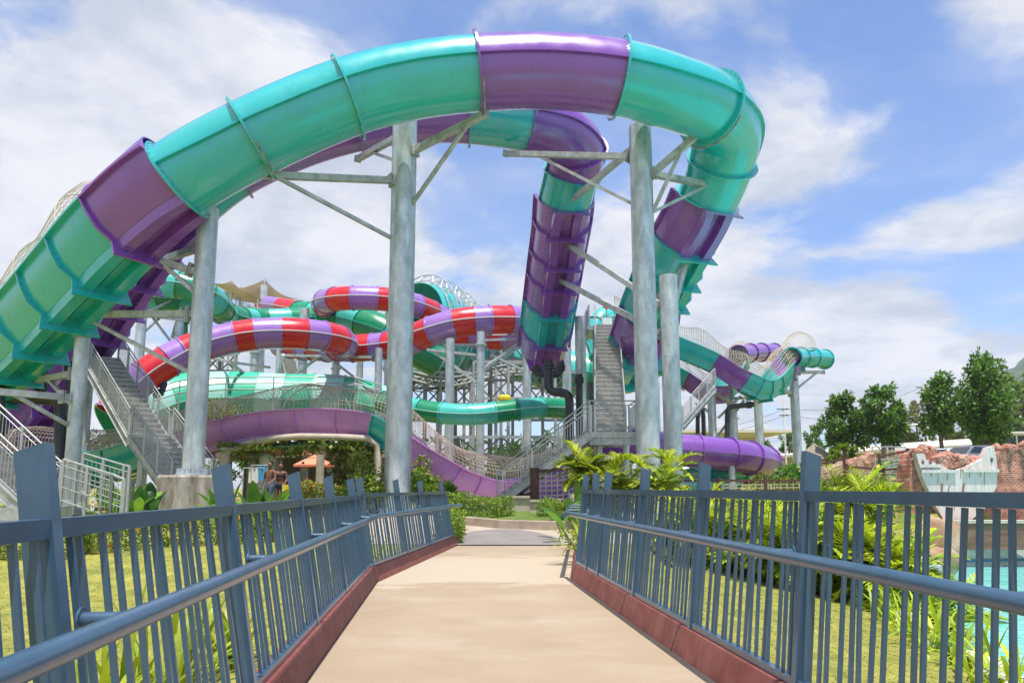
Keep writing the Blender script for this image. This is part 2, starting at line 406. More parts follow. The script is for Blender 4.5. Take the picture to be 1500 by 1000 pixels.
u1 = V((-.0909, 1, 0)).normalized(); n1 = V((u1.y, -u1.x, 0))
L0 = gp(552, 853); L0.z = 0; R0 = gp(835, 847); R0.z = 0
L1 = gp(672, 798); L1.z = 0; u2 = (L1 - L0).normalized(); n2 = V((u2.y, -u2.x, 0))
R1 = R0 + u2 * ((L1 - L0).length - .2)
Lb, Rb = L0 - u1 * 13, R0 - u1 * 13.4
mb = MB()
for z in (0, -.28): mb.v += [(p.x, p.y, z) for p in (Lb, Rb, R0, R1, L1, L0)]
mb.f = [(0, 1, 2, 5), (2, 3, 4, 5), (11, 8, 7, 6), (11, 10, 9, 8)] + [(i, i + 6, (i + 1) % 6 + 6, (i + 1) % 6) for i in range(6)]; mb.mi = [0] * 10
tag(mb.build('bridge_deck', 'deck'), 'sandy aggregate walkway of the footbridge', kind='structure')
mb = MB(); mb.beam(L1 + V((0, .03, .004)), R1 + V((0, .03, .004)), .05, .012)
tag(mb.build('deck_joint', 'darksteel'), kind='structure')
M['plaza'] = mat('plaza_concrete', (.36, .30, .225), .9, scale=.8, col2=(.45, .385, .30), bump=.25, bscale=60)
M['plaza2'] = mat('grey_paving', (.19, .17, .16), .9, scale=1.2, col2=(.25, .225, .21), bump=.25, bscale=60)
deck_detail(M['plaza'], 1, 1, .55, .8, (.54, .47, .385)); 
pz = lambda x, y: gz(x, y) + .012
def plaza_in(x, y):
    if y < 16.15: return False
    return y < 40 and -4.5 < x < 5 + (y - 16) * .1
tag(sheet([-6 + .5 * i for i in range(24)], [L1.y + .06 + .45 * i for i in range(54)], pz, plaza_in).build('plaza_paving', 'plaza', smooth=60), 'pale concrete path beyond the footbridge', kind='structure')
mb = MB(); c0 = V((-.22, 16.9)); ring_n = 40
for k in range(ring_n + 1):
    a = 2 * math.pi * k / ring_n
    for rr in (0, .35, .7, 1):
        x, y = c0.x + 1.3 * rr * math.cos(a), max(16.2, c0.y + 2.9 * rr * math.sin(a)); mb.v.append((x, y, gz(x, y) + .02))
for k in range(ring_n):
    for j in range(3): mb.quad(k * 4 + j, k * 4 + j + 1, k * 4 + j + 5, k * 4 + j + 4)
tag(mb.build('paving_circle', 'plaza2'), 'grey oval paving set in the pale path', kind='structure')

# ---------------------------------------------------------------- kerbs and railings of the bridge
def kerb(a, b, nrm, label):
    mb = MB(); prof = [(0, -.02), (.06, .19), (.2, .19), (.2, -.5), (0, -.5)]; L_ = (b - a).length; k = max(1, round(L_ / 1.75))
    for i in range(k):
        p, q = a + (b - a) * (i / k), a + (b - a) * ((i + 1) / k) - (b - a).normalized() * .008
        mb.sweep([(p, None, nrm, V((0, 0, 1))), (q, None, nrm, V((0, 0, 1)))], prof)
    o = mb.build('bridge_kerb', 'kerb'); tag(o, label, 'kerb', 'red kerbs of the footbridge', 'structure')
def railing(a, b, nrm, lean, post_t, railz, label, hoff, hz=.84, extend=(0, 0), seed=1, gap=.09):
    rg = random.Random(seed); t = (b - a).normalized(); Ln = (b - a).length
    root = thing('bridge_railing', (a.x, a.y, 0), label, 'railing', 'blue railings of the footbridge')
    up = (nrm * lean + V((0, 0, 1))); upn = up.normalized()
    base = a + nrm * .105
    at = lambda s, z, o=0: base + t * s + up * (z - .18) + V((0, 0, .18)) + nrm * o
    mb = MB(); mb.beam(at(0, railz - .03), at(Ln, railz - .03), .05, .054); mb.build('top_rail', 'blue', root)
    mb = MB(); mb.beam(at(0, .215), at(Ln, .215), .05, .04); mb.build('bottom_rail', 'blue', root)
    xa = upn.cross(t)
    # post prototype: flat box section with a sloping cut at the top
    mb = MB(); hw, ht = .043, .026; vs = []
    for (o, e) in ((-hw, 0), (hw, 0)):
        for s in (-ht, ht):
            for z in (.09, railz + .17 + (.018 if o < 0 else -.012)): vs.append(V((0, 0, .1)) + nrm * o + t * s + up * (z - .08))
    mb.add(vs, [(0, 2, 3, 1), (4, 5, 7, 6), (0, 1, 5, 4), (2, 6, 7, 3), (1, 3, 7, 5), (0, 4, 6, 2)])
    first = None
    for s in post_t:
        loc = base + t * s - V((a.x, a.y, 0))
        if first is None:
            me_o = mb.build('post', 'blue'); me_o.parent = root; first = me_o
        else: me_o = first.copy(); COL.objects.link(me_o)
        me_o.location = loc + up * .0
    # pickets: uneven spacing
    mb = MB(); mb.beam(V((0, 0, .2)) + up * .02, V((0, 0, .18)) + up * (railz - .06 - .18), .019, .015, t)
    pk = None; s = -.0
    edges = sorted(set([0.0] + list(post_t) + [Ln]))
    for e0, e1 in zip(edges, edges[1:]):
        if e1 - e0 < .3: continue
        n = max(2, int(round((e1 - e0) / gap))); ss = []
        for i in range(1, n): ss.append(e0 + (e1 - e0) * i / n + rg.uniform(-.03, .03))
        for s in ss:
            if pk is None: pk = mb.build('picket', 'blue'); pk.parent = root; c = pk
            else: c = pk.copy(); COL.objects.link(c)
            c.location = base + t * s - V((a.x, a.y, 0))
            c.rotation_mode = 'QUATERNION'
            from mathutils import Quaternion
            c.rotation_quaternion = Quaternion(nrm, rg.uniform(-.035, .035))
    hr = [at(-extend[0], hz, -hoff), at(Ln + extend[1], hz, -hoff)]
    mb = MB(); mb.tube(hr, .033, 14); mb.build('handrail', 'blue', root, 60)
    for s in post_t:
        mb = MB(); mb.tube([at(s, hz + .005, -.06), at(s, hz + .005, -hoff + .01)], .02, 10)
        mb.tube([at(s, hz + .005, -.073), at(s, hz + .005, -.066)], .034, 10)
        mb.build('handrail_bracket', 'blue', root, 50)
    return root
def tpar(a, u, d): return (d - a.y) / u.y
kerb(Lb, L0, -n1, 'red kerb under the left railing, near length'); kerb(L0, L1, -n2, 'red kerb under the left railing, bent far length')
kerb(Rb, R0, n1, 'red kerb under the right railing, near length'); kerb(R0, R1, n2, 'red kerb under the right railing, bent far length')
La = L0 - u1 * 8.9; Ra = R0 - u1 * 8.9
railing(La, L0, -n1, .17, [tpar(La, u1, d) for d in (2.14, 3.93, 5.82, 7.55, 9.35)], 1.12, 'long blue railing on the left of the footbridge, nearest the viewer', .20, seed=4, gap=.108)
ll = (L1 - L0).length
railing(L0, L1, -n2, .17, [.12, 2.1, 3.9, ll - .5], 1.14, 'short blue railing bending right at the far left of the footbridge', .20, extend=(.0, .45), seed=5, gap=.108)
railing(Ra, R0, n1, .105, [tpar(Ra, u1, d) for d in (2.35, 4.0, 5.65, 7.3, 8.95, 9.65)], 1.19, 'long blue railing on the right of the footbridge above the pool', .20, hz=.865, seed=6)
railing(R0, R1, n2, .105, [.25, 2.1, 3.9, ll - .7], 1.19, 'blue railing at the far right of the footbridge, behind leaves', .24, extend=(.1, .0), seed=8)

# ---------------------------------------------------------------- pool
def prism(outline, z0, z1):
    mb = MB(); n = len(outline)
    mb.v = [(x, y, z1) for x, y in outline] + [(x, y, z0) for x, y in outline]
    mb.f = [tuple(range(n)), tuple(range(2 * n - 1, n - 1, -1))] + [(i, i + n, (i + 1) % n + n, (i + 1) % n) for i in range(n)]; mb.mi = [0] * (n + 2)
    return mb
m = mat('pool_water', (.16, .62, .56), .04, scale=.8, col2=(.26, .74, .68), spec=.5)
nt2 = m.node_tree; bs = nt2.nodes['Principled BSDF']
t2 = nt2.nodes.new('ShaderNodeTexCoord'); n_ = nt2.nodes.new('ShaderNodeTexNoise'); n_.inputs['Scale'].default_value = 3.5; n_.inputs['Detail'].default_value = 4
bp = nt2.nodes.new('ShaderNodeBump'); bp.inputs['Strength'].default_value = .6; bp.inputs['Distance'].default_value = .08
nt2.links.new(t2.outputs['Object'], n_.inputs['Vector']); nt2.links.new(n_.outputs['Fac'], bp.inputs['Height']); nt2.links.new(bp.outputs[0], bs.inputs['Normal'])
M['water'] = m
mb = MB(); mb.v = [(x, y, -1.95) for x, y in POOL]; mb.f = [tuple(range(len(POOL)))]; mb.mi = [0]
tag(mb.build('pool_water', 'water'), 'turquoise pool water below the footbridge', kind='structure')
M['poolwall'] = mat('pool_wall', (.52, .50, .44), .8, scale=2, col2=(.66, .64, .58))
M['tile'] = mat('blue_tile', (.01, .18, .32), .3, var=.3, scale=20)
for (i0, i1, ztop, lab) in ((0, 3, -1.02, 'pale concrete pool edge beside the lawn'), (3, 5, -1.05, 'pale far edge of the pool under the brick ruin')):
    root = thing('pool_edge', (POOL[i0][0], POOL[i0][1], -2.7), lab, 'pool edge')
    mb = MB(); tl = MB()
    for i in range(i0, i1):
        a, b = V((*POOL[i], 0)), V((*POOL[i + 1], 0)); t = (b - a).normalized(); nn = V((t.y, -t.x, 0))
        for s in range(6):
            p, q = a + (b - a) * (s / 6), a + (b - a) * ((s + 1) / 6)
            zt = ztop + .25 * math.sin((s + i * 3) * .9) * (1 if i0 == 0 else .1)
            mb.sweep([(p, None, nn, V((0, 0, 1))), (q - t * .01, None, nn, V((0, 0, 1)))], [(.12, -2.75), (.0, zt), (-.42, zt + .05), (-.5, -2.75)])
        tl.beam(a + nn * .09 + V((0, 0, -1.72)), b + nn * .09 + V((0, 0, -1.72)), .09, .1)
    mb.build('edge_wall', 'poolwall', root); tl.build('tile_band', 'tile', root)
# ---------------------------------------------------------------- slides
def curve(ctrl, step=.3):
    'Catmull-Rom through the control points; returns samples and the sample index of every control point'
    P = [pt(*c[:3]) if not isinstance(c, V) else c for c in ctrl]
    P = [P[0] * 2 - P[1]] + P + [P[-1] * 2 - P[-2]]
    S = []; idx = []
    for i in range(1, len(P) - 2):
        p0, p1, p2, p3 = P[i - 1:i + 3]; n = max(3, int((p2 - p1).length / step)); idx.append(len(S))
        a0, a1, a2 = (max(1e-3, (y - x).length) ** .5 for x, y in ((p0, p1), (p1, p2), (p2, p3)))
        t0, t1 = 0, a0; t2 = t1 + a1; t3 = t2 + a2
        for k in range(n):
            t = t1 + (t2 - t1) * k / n
            A1 = p0 * ((t1 - t) / (t1 - t0)) + p1 * ((t - t0) / (t1 - t0)); A2 = p1 * ((t2 - t) / (t2 - t1)) + p2 * ((t - t1) / (t2 - t1)); A3 = p2 * ((t3 - t) / (t3 - t2)) + p3 * ((t - t2) / (t3 - t2))
            B1 = A1 * ((t2 - t) / (t2 - t0)) + A2 * ((t - t0) / (t2 - t0)); B2 = A2 * ((t3 - t) / (t3 - t1)) + A3 * ((t - t1) / (t3 - t1))
            S.append(B1 * ((t2 - t) / (t2 - t1)) + B2 * ((t - t1) / (t2 - t1)))
    idx.append(len(S)); S.append(P[-2]); return S, idx
def frames_of(S):
    F = []
    for i, p in enumerate(S):
        t = (S[min(i + 1, len(S) - 1)] - S[max(i - 1, 0)]).normalized()
        sd = t.cross(V((0, 0, 1)))
        sd = sd.normalized() if sd.length > .05 else F[-1][2]
        F.append((p, t, sd, sd.cross(t)))
    return F
def two(fr, th):
    p, t, sd, u = fr
    return [(p - t * (th / 2), t, sd, u), (p + t * (th / 2), t, sd, u)]
def tube_part(root, F, r, col, flange=True, n=40, fcol=None, bolts=True, lip=.10, name='tube_section', lipcol=None, fsize=.165):
    mb = MB(); ri = r - .035
    mb.ring(F, r, ri, n)
    two_mat = lipcol is not None
    for s in (-1, 1):
        if two_mat: mb.m = 1
        mb.sweep(F, [(s * (r - .01), -.028), (s * (r + lip), -.028), (s * (r + lip), .028), (s * (r - .01), .028)])
        mb.m = 0
    o = mb.build(name, [col, lipcol] if two_mat else col, root, 40)
    if flange:
        fl = MB(); e = F[0]; fl.ring(two(e, .07), r + fsize, r - .01, n)
        if bolts:
            fl.m = 1; p, t, sd, u = e
            for k in range(34):
                a = 2 * math.pi * (k + .5) / 34; c = p + sd * ((r + .1) * math.cos(a)) + u * ((r + .1) * math.sin(a))
                fl.box(c, (.026, .095, .026), (sd, t, u))
        fl.build('flange', [fcol or col, 'bolt'], o, 40)
    return o
def tprof(k): return [(-1.24 * k, .5 * k), (-1.17 * k, .05 * k), (-1.0 * k, -.42 * k), (-.66 * k, -.82 * k), (.66 * k, -.82 * k), (1.0 * k, -.42 * k), (1.17 * k, .05 * k), (1.24 * k, .5 * k)]
def trough_part(root, F, k, col, flange=True, ribs=True, bolts=True, fcol=None):
    o_ = tprof(k); i_ = [(a * .955, b + .05 * k if abs(b) < .8 * k or b > 0 else b + .05 * k) for a, b in o_]
    i_[0], i_[-1] = (-1.18 * k, .5 * k), (1.18 * k, .5 * k)
    mb = MB(); mb.sweep(F, o_ + i_[::-1])
    for s in (-1, 1):   # rolled lip
        mb.sweep(F, [(s * 1.16 * k, .46 * k), (s * 1.38 * k, .46 * k), (s * 1.38 * k, .53 * k), (s * 1.16 * k, .53 * k)])
    if ribs:
        for s in (-.43, .43):
            mb.sweep(F, [((s - .17) * k, -1.1 * k), ((s + .17) * k, -1.1 * k), ((s + .22) * k, -.8 * k), ((s - .22) * k, -.8 * k)])
        mb.sweep(F, [(-.03 * k, -.87 * k), (.03 * k, -.87 * k), (.03 * k, -.8 * k), (-.03 * k, -.8 * k)])
    o = mb.build('trough_section', col, root, 30)
    if flange:
        fl = MB(); e = F[0]; p, t, sd, u = e
        outer = [(-1.36 * k, .5 * k), (-1.29 * k, .05 * k), (-1.13 * k, -.5 * k), (-.78 * k, -.84 * k), (-.86 * k, -1.33 * k), (.86 * k, -1.33 * k), (.78 * k, -.84 * k), (1.13 * k, -.5 * k), (1.29 * k, .05 * k), (1.36 * k, .5 * k)]
        inner = [(-1.23 * k, .5 * k), (-1.16 * k, .05 * k), (-.99 * k, -.42 * k), (-.68 * k, -.78 * k), (-.6 * k, -.81 * k), (.6 * k, -.81 * k), (.68 * k, -.78 * k), (.99 * k, -.42 * k), (1.16 * k, .05 * k), (1.23 * k, .5 * k)]
        fr = two(e, .06 * k); n = len(outer); vs = []; fs = []
        for (q, _, s_, u_) in fr:
            for (a, b) in outer: vs.append(q + s_ * a + u_ * b)
            for (a, b) in inner: vs.append(q + s_ * a + u_ * b)
        m_ = 2 * n
        for i in range(n - 1):
            fs += [(i, i + 1, n + i + 1, n + i), (m_ + i, m_ + n + i, m_ + n + i + 1, m_ + i + 1), (i, m_ + i, m_ + i + 1, i + 1), (n + i, n + i + 1, m_ + n + i + 1, m_ + n + i)]
        fl.add(vs, fs)
        if bolts:
            fl.m = 1
            for a in [x / 10 for x in range(-7, 8)]: fl.box(p + sd * (a * k) + u * (-1.1 * k), (.026, .085 * k, .026), (sd, t, u))
            for s in (-1, 1):
                for (a, b) in ((1.3, .4), (1.27, .25), (1.24, .1), (1.2, -.08), (1.13, -.26), (1.03, -.45), (.93, -.6)): fl.box(p + sd * (s * a * k) + u * (b * k), (.026, .085 * k, .026), (sd, t, u))
        fl.build('flange', [fcol or col, 'bolt'], o, 30)
    return o
def net_part(root, F, k, rise, wires=13, skip=1, wr=.011, full=True, bulge=.0, name='safety_net', jitter=0, hoop=6, tilt=False):
    'knotted net over hoops above a trough'
    F2 = []
    for a_, b_ in zip(F, F[1:]): F2 += [a_, tuple(x.lerp(y, .5) for x, y in zip(a_, b_))]
    F = F2 + [F[-1]]; hoop *= 2
    mb = MB(); A = [math.pi * i / wires for i in range(wires + 1)] if full else [math.pi * .5 * i / wires for i in range(wires + 1)]
    rg = random.Random(5)
    def P(fr, a):
        p, t, sd, u = fr; w_ = 1.3 * k
        return p + sd * (w_ * math.cos(a)) + (u if tilt else V((0, 0, 1))) * (.5 * k + rise * math.sin(a) ** .8) if a > 0.001 and a < math.pi - .001 else p + sd * (w_ * math.cos(a)) + u * .5 * k
    sag = [1 - bulge * (1 - math.cos(2 * math.pi * i / hoop)) / 2 for i in range(len(F))]
    G = []
    for i, fr in enumerate(F):
        row = []
        for a in A:
            q = P(fr, a); base = fr[0] + fr[3] * .5 * k
            if not tilt: q = V((q.x, q.y, base.z + (q.z - base.z) * sag[i])) if q.z > base.z else q
            elif a > .001 and a < math.pi - .001: q = q - fr[3] * ((1 - sag[i]) * rise * math.sin(a) ** .8)
            row.append(q + V((rg.uniform(-1, 1), rg.uniform(-1, 1), rg.uniform(-1, 1))) * jitter)
        G.append(row)
    for j in range(len(A)):
        mb.tube([G[i][j] for i in range(len(F))], wr, 3, False)
    for i in range(0, len(F), skip):
        mb.tube(G[i], wr, 3, False)
    for i in range(0, len(F), hoop): mb.tube(G[i], .02, 5, False)
    return mb.build(name, 'net', root)
def run(root, S, idx, secs, r=1.15, k=1.0, **kw):
    'secs: (from ctrl, to ctrl, tube/trough, [colours], pieces)'
    F = frames_of(S); out = []
    for (a, b, kind, cols, n) in secs:
        i0, i1 = idx[a], idx[b]
        for j in range(n):
            s0, s1 = i0 + (i1 - i0) * j // n, i0 + (i1 - i0) * (j + 1) // n
            c = cols[j % len(cols)]
            if kind == 'tube': out.append(tube_part(root, F[s0:s1 + 1], r, c, **kw))
            else: out.append(trough_part(root, F[s0:s1 + 1], k, c, bolts=kw.get('bolts', True)))
    return F, out

# --- the big front slide
GA = pt(700, 107, 22)
slA = thing('water_slide', (GA.x, GA.y, .3), 'giant teal and purple tube slide arching across the front of the picture', 'water slide', 'teal and purple water slides')
ctrlA = [(-150, 640, 30.5), (-75, 588, 28.2), (0, 528, 26.2), (62, 470, 24.6), (125, 402, 23), (188, 332, 21.8), (262, 264, 21.2), (367, 204, 21.3), (510, 143, 21.7), (600, 120, 21.9), (700, 108, 22), (800, 105, 22.2), (906, 115, 22.4), (985, 136, 22.8), (1040, 158, 23.6),
         (1066, 192, 24.9), (1058, 238, 26), (1036, 292, 27), (1004, 356, 28.2), (978, 410, 29.8), (955, 462, 31.6), (938, 505, 33.6), (925, 532, 35.4), (905, 545, 38)]
S, idx = curve(ctrlA)
FA, _ = run(slA, S, idx, [(0, 5, 'trough', ['teal'], 9), (5, 6, 'trough', ['purple'], 1)], k=1.06)
run(slA, S, idx, [(6, 7, 'tube', ['teal'], 1), (7, 8, 'tube', ['teal'], 1), (8, 10, 'tube', ['teal'], 1), (10, 12, 'tube', ['purple'], 1), (12, 14, 'tube', ['teal'], 1), (14, 16, 'tube', ['teal'], 1), (16, 17, 'tube', ['teal'], 1)])
e = FA[idx[17]]; fl = MB(); fl.ring(two(e, .07), 1.28, 1.14, 40); fl.build('flange', 'teal', slA, 40)
run(slA, S, idx, [(17, 18, 'trough', ['purple'], 1), (18, 20, 'trough', ['teal'], 3), (20, 21, 'trough', ['purple'], 1), (21, 23, 'trough', ['teal'], 2)], k=1.0)
for j in (7, 10, 14):
    p_, t_, s_, u_ = FA[idx[j]]; sb = MB(); arc = [(-1.3 * math.sin(q), -1.3 * math.cos(q)) for q in [(-1.0 + .2 * i) for i in range(11)]]; ari = [(a * 1.21 / 1.3, b * 1.21 / 1.3) for a, b in arc]
    q0 = (p_ + t_ * .06, t_, s_, u_); sb.sweep(two(q0, .05), [(a * 1.04, b * 1.04) for a, b in arc] + ari[::-1]); sb.build('saddle', 'rust', slA, 40)
# half-shell closing the top of the purple transition piece
hs = MB(); Fh = FA[idx[5]:idx[6] + 1]
prof = [(1.2 * math.cos(math.pi * i / 16), .5 + 1.0 * math.sin(math.pi * i / 16)) for i in range(17)]
hs.sweep(Fh, prof + [(a * .96, .5 + (b - .5) * .96) for a, b in prof[::-1]]); hs.build('transition_hood', 'purple', slA, 40)
fl = MB(); e = Fh[0]; fo = [(a * 1.1, .5 + (b - .5) * 1.12) for a, b in prof]; fl.sweep(two(e, .07), fo + prof[::-1]); fl.build('flange', 'purple', slA, 40)
net_part(slA, FA[idx[1]:idx[5] + 1], 1.06, 1.65, wires=22, hoop=9, bulge=.3, wr=.0085, tilt=True)
net_part(slA, FA[idx[18]:idx[22] + 1], 1.0, .9, wires=14, hoop=6, bulge=.2, wr=.011, tilt=True)

# --- its twin behind
GB = pt(690, 168, 28)
slB = thing('water_slide', (GB.x, GB.y, .3), 'second teal and purple tube slide curving behind the front one', 'water slide', 'teal and purple water slides')
ctrlB = [(20, 640, 33.6), (78, 565, 32), (130, 495, 30.4), (176, 425, 29), (220, 360, 27.8), (272, 300, 27.2), (340, 247, 27.4), (430, 205, 27.6), (520, 178, 27.8), (610, 166, 28), (690, 168, 28.2), (772, 180, 28.5), (822, 194, 29.2), (846, 222, 30.2), (838, 254, 31), (829, 294, 31.8), (823, 348, 33.3), (815, 400, 34.8), (808, 448, 36.2), (802, 488, 37.4), (797, 518, 38.6)]
S, idx = curve(ctrlB)
FB, _ = run(slB, S, idx, [(0, 5, 'trough', ['purple'], 9)], k=1.0)
run(slB, S, idx, [(5, 6, 'tube', ['teal'], 1), (6, 8, 'tube', ['purple'], 1), (8, 10, 'tube', ['purple'], 1), (10, 11, 'tube', ['teal'], 1), (11, 13, 'tube', ['purple'], 1), (13, 14, 'tube', ['purple'], 1), (14, 15, 'tube', ['teal'], 1)])
run(slB, S, idx, [(15, 18, 'trough', ['purple'], 4), (18, 19, 'trough', ['teal'], 1), (19, 20, 'trough', ['purple'], 1)], k=1.02)
e = FB[-1]; mb = MB(); mb.sweep(two(e, .1), [(-.85, -1.2), (.85, -1.2), (1.2, .45), (-1.2, .45)]); mb.build('end_plate', 'purple', slB)
net_part(slB, FB[idx[16]:idx[20] + 1], 1.02, .8, wires=12, hoop=6, wr=.012, tilt=True)

# --- smaller slides: stripes
def striped(name, ctrl, secs, r, label, lipcol='white', group='striped slides behind the front columns', flange=False, name_part='tube_section', **kw):
    S, idx = curve(ctrl, .3); c = S[len(S) // 2]
    root = thing(name, (c.x, c.y, .4), label, 'water slide', group)
    F = frames_of(S)
    for (a, b, cols, n) in secs:
        for j in range(n):
            s0, s1 = idx[a] + (idx[b] - idx[a]) * j // n, idx[a] + (idx[b] - idx[a]) * (j + 1) // n
            tube_part(root, F[s0:s1 + 1], r, cols[j % len(cols)], flange=flange, n=28, lip=.07, lipcol=lipcol, bolts=False, fsize=.06, **kw)
    return root, F, idx
RP = ['red', 'lilac']
striped('striped_slide', [(166, 605, 37), (195, 566, 37.5), (238, 534, 38.2), (285, 510, 39), (335, 496, 39.6), (385, 489, 40), (440, 489, 40.6), (485, 495, 41.8), (502, 503, 43.4), (488, 509, 45), (450, 507, 46.5), (410, 503, 48)],
        [(0, 11, RP, 18)], .86, 'red and lilac striped tube loop left of the tallest column', lipcol='white', flange=True, fcol='lilac')
striped('striped_slide', [(470, 506, 47), (510, 510, 46.4), (560, 507, 46), (598, 500, 45), (625, 487, 44), (665, 474, 43.6), (710, 469, 43.8), (760, 469, 44.6), (800, 476, 46.5), (790, 488, 49), (740, 494, 50), (690, 490, 51), (650, 486, 52)],
        [(0, 12, RP, 22)], .86, 'red and lilac striped tube right of the tallest column', flange=True, fcol='lilac')
striped('striped_slide', [(655, 470, 56), (628, 455, 53), (590, 442, 51), (545, 437, 50), (505, 437, 50), (478, 441, 51.5), (476, 449, 54), (500, 457, 57), (540, 456, 59)],
        [(0, 8, RP, 13)], .82, 'red and lilac striped loop highest up behind the tallest column', flange=True, fcol='lilac')
striped('striped_slide', [(392, 446, 66), (420, 450, 64), (450, 456, 62), (480, 463, 61), (520, 466, 60)], [(0, 4, ['lilac', 'red', 'red', 'lilac', 'lilac'], 5)], .75, 'small red and lilac chute leaving the shaded tower')
GR = ['green', 'aqua']
striped('green_slide', [(150, 440, 47), (185, 424, 46), (222, 416, 45.5), (262, 418, 45.5), (296, 428, 46), (316, 444, 47.5), (330, 460, 50), (352, 467, 52), (380, 469, 54), (425, 468, 55), (455, 466, 56)],
        [(0, 10, GR, 13)], .85, 'green striped tube loop beside the shaded tower', lipcol='mint', flange=True, fcol='green')
striped('green_slide', [(180, 448, 48), (212, 446, 47), (250, 440, 47), (285, 446, 48), (300, 455, 49)], [(0, 4, GR, 7)], .7, 'green striped tube tucked under the upper green loop', lipcol='mint', flange=True, fcol='green')
striped('green_slide', [(440, 462, 58), (480, 464, 56), (520, 470, 54), (556, 483, 53), (596, 506, 53), (640, 530, 54)], [(0, 5, GR, 7)], 1.15, 'fat green tube below the highest red loop', lipcol='aqua', flange=True, fcol='green')
striped('green_slide', [(560, 588, 41), (600, 597, 40), (640, 604, 39.4), (690, 607, 39), (740, 602, 39.4), (785, 597, 40), (826, 598, 41)], [(0, 6, ['green', 'aqua', 'green', 'aqua', 'aqua', 'green', 'aqua', 'green'], 8)], .56, 'low green and aqua tube between the slim columns', lipcol='mint', flange=True, fcol='aqua')
striped('dome_tunnel', [(170, 632, 41), (215, 606, 42), (262, 592, 43), (330, 587, 44), (420, 590, 44.6), (500, 592, 45), (550, 604, 45.6), (580, 625, 46)], [(0, 7, ['palegreen', 'mint'], 10)], 1.75, 'wide mint and green striped tunnel behind the low purple slide', lipcol='mint', group=None, flange=True, fcol='palegreen')

# --- low open purple slide with its net
def open_slide(ctrl, secs, k, label, net=None, group='open wave slides', step=.3, netk={}):
    S, idx = curve(ctrl, step); c = S[len(S) // 2]
    root = thing('open_slide', (c.x, c.y, .3), label, 'water slide', group); F = frames_of(S)
    for (a, b, cols, n) in secs:
        for j in range(n):
            s0, s1 = idx[a] + (idx[b] - idx[a]) * j // n, idx[a] + (idx[b] - idx[a]) * (j + 1) // n
            trough_part(root, F[s0:s1 + 1], k, cols[j % len(cols)], bolts=False)
    if net: net_part(root, F[idx[net[0]]:idx[net[1]] + 1], k, net[2], **netk)
    return root, F, idx
open_slide([(60, 700, 34), (150, 684, 33), (225, 664, 32), (300, 640, 31), (370, 622, 30.5), (430, 615, 30.2), (500, 614, 30), (553, 622, 29.8), (592, 644, 29.6), (632, 676, 29.6), (668, 702, 30), (710, 716, 31), (770, 712, 33), (830, 698, 35), (890, 680, 38)],
           [(0, 2, ['orchid', 'teal'], 2), (2, 7, ['orchid'], 7), (7, 8, ['teal'], 1), (8, 12, ['orchid'], 6), (12, 14, ['lilac'], 3)], .66, 'low lilac wave slide with a beige net, passing under the big arch', net=(0, 13, 1.1), netk=dict(wires=20, hoop=14, bulge=.15, wr=.009))
open_slide([(-60, 690, 31), (40, 668, 31), (110, 672, 30.6), (170, 672, 30), (230, 652, 29.6)], [(0, 2, ['lilac'], 2), (2, 4, ['teal'], 2)], .62, 'short teal open chute behind the left stairs', net=(0, 4, .9), netk=dict(wires=14, hoop=8, wr=.010))
# --- wave slides on the right
WJ, FJ, iJ = open_slide([(900, 470, 47), (950, 486, 46.5), (1000, 508, 46), (1050, 530, 45.6), (1092, 557, 45.2), (1113, 568, 45.4), (1132, 560, 46), (1148, 541, 46.6), (1163, 525, 47.4), (1176, 521, 48.4)],
           [(0, 3, ['teal'], 5), (3, 4, ['purple'], 1), (4, 6, ['teal'], 3), (6, 7, ['aqua'], 1), (7, 8, ['lilac'], 1), (8, 9, ['teal'], 1)], .68, 'teal and purple wave slide dipping towards the far right column', net=(0, 9, 1.3), netk=dict(wires=14, hoop=9, bulge=.3, wr=.010))
def tube_run(root, ctrl, secs, r, **kw):
    S, idx = curve(ctrl); F = frames_of(S)
    for (a, b, cols, n) in secs:
        for j in range(n):
            s0, s1 = idx[a] + (idx[b] - idx[a]) * j // n, idx[a] + (idx[b] - idx[a]) * (j + 1) // n
            tube_part(root, F[s0:s1 + 1], r, cols[j % len(cols)], n=32, bolts=False, lip=.06, fsize=.08, **kw)
    fl = MB(); fl.ring(two(F[-1], .06), r + .08, r - .01, 32); fl.build('flange', secs[-1][2][0], root, 40)
tube_run(WJ, [(1160, 524, 46), (1178, 523, 47.6), (1194, 524, 48.4), (1208, 526, 49.2)], [(0, 3, ['teal'], 3)], .60)
WK, FK, iK = open_slide([(900, 500, 52), (960, 528, 51), (1010, 555, 50), (1040, 575, 49.6), (1058, 572, 50), (1072, 548, 51), (1086, 526, 52)],
           [(0, 2, ['teal'], 3), (2, 4, ['purple'], 2), (4, 6, ['aqua'], 3)], .68, 'second wave slide, farther back beside the teal one', net=(0, 6, 1.2), netk=dict(wires=14, hoop=9, bulge=.3, wr=.010))
tube_run(WK, [(1082, 520, 51), (1098, 517, 52.5), (1115, 516, 54), (1134, 516, 55.5)], [(0, 3, ['purple'], 3)], .64)
def big_tube(ctrl, secs, r, label):
    S, _ = curve(ctrl); c = S[len(S) // 2]; root = thing('tube_slide', (c.x, c.y, .3), label, 'water slide', 'low closed tubes by the right columns'); tube_run(root, ctrl, secs, r); return root
big_tube([(880, 640, 36), (930, 650, 35.6), (985, 658, 35.4), (1040, 663, 35.6), (1085, 668, 36.2), (1118, 676, 37.6), (1124, 684, 39.4), (1100, 690, 41), (1060, 692, 42)], [(0, 8, ['purple'], 9)], .78, 'thick purple tube bending round at the right')
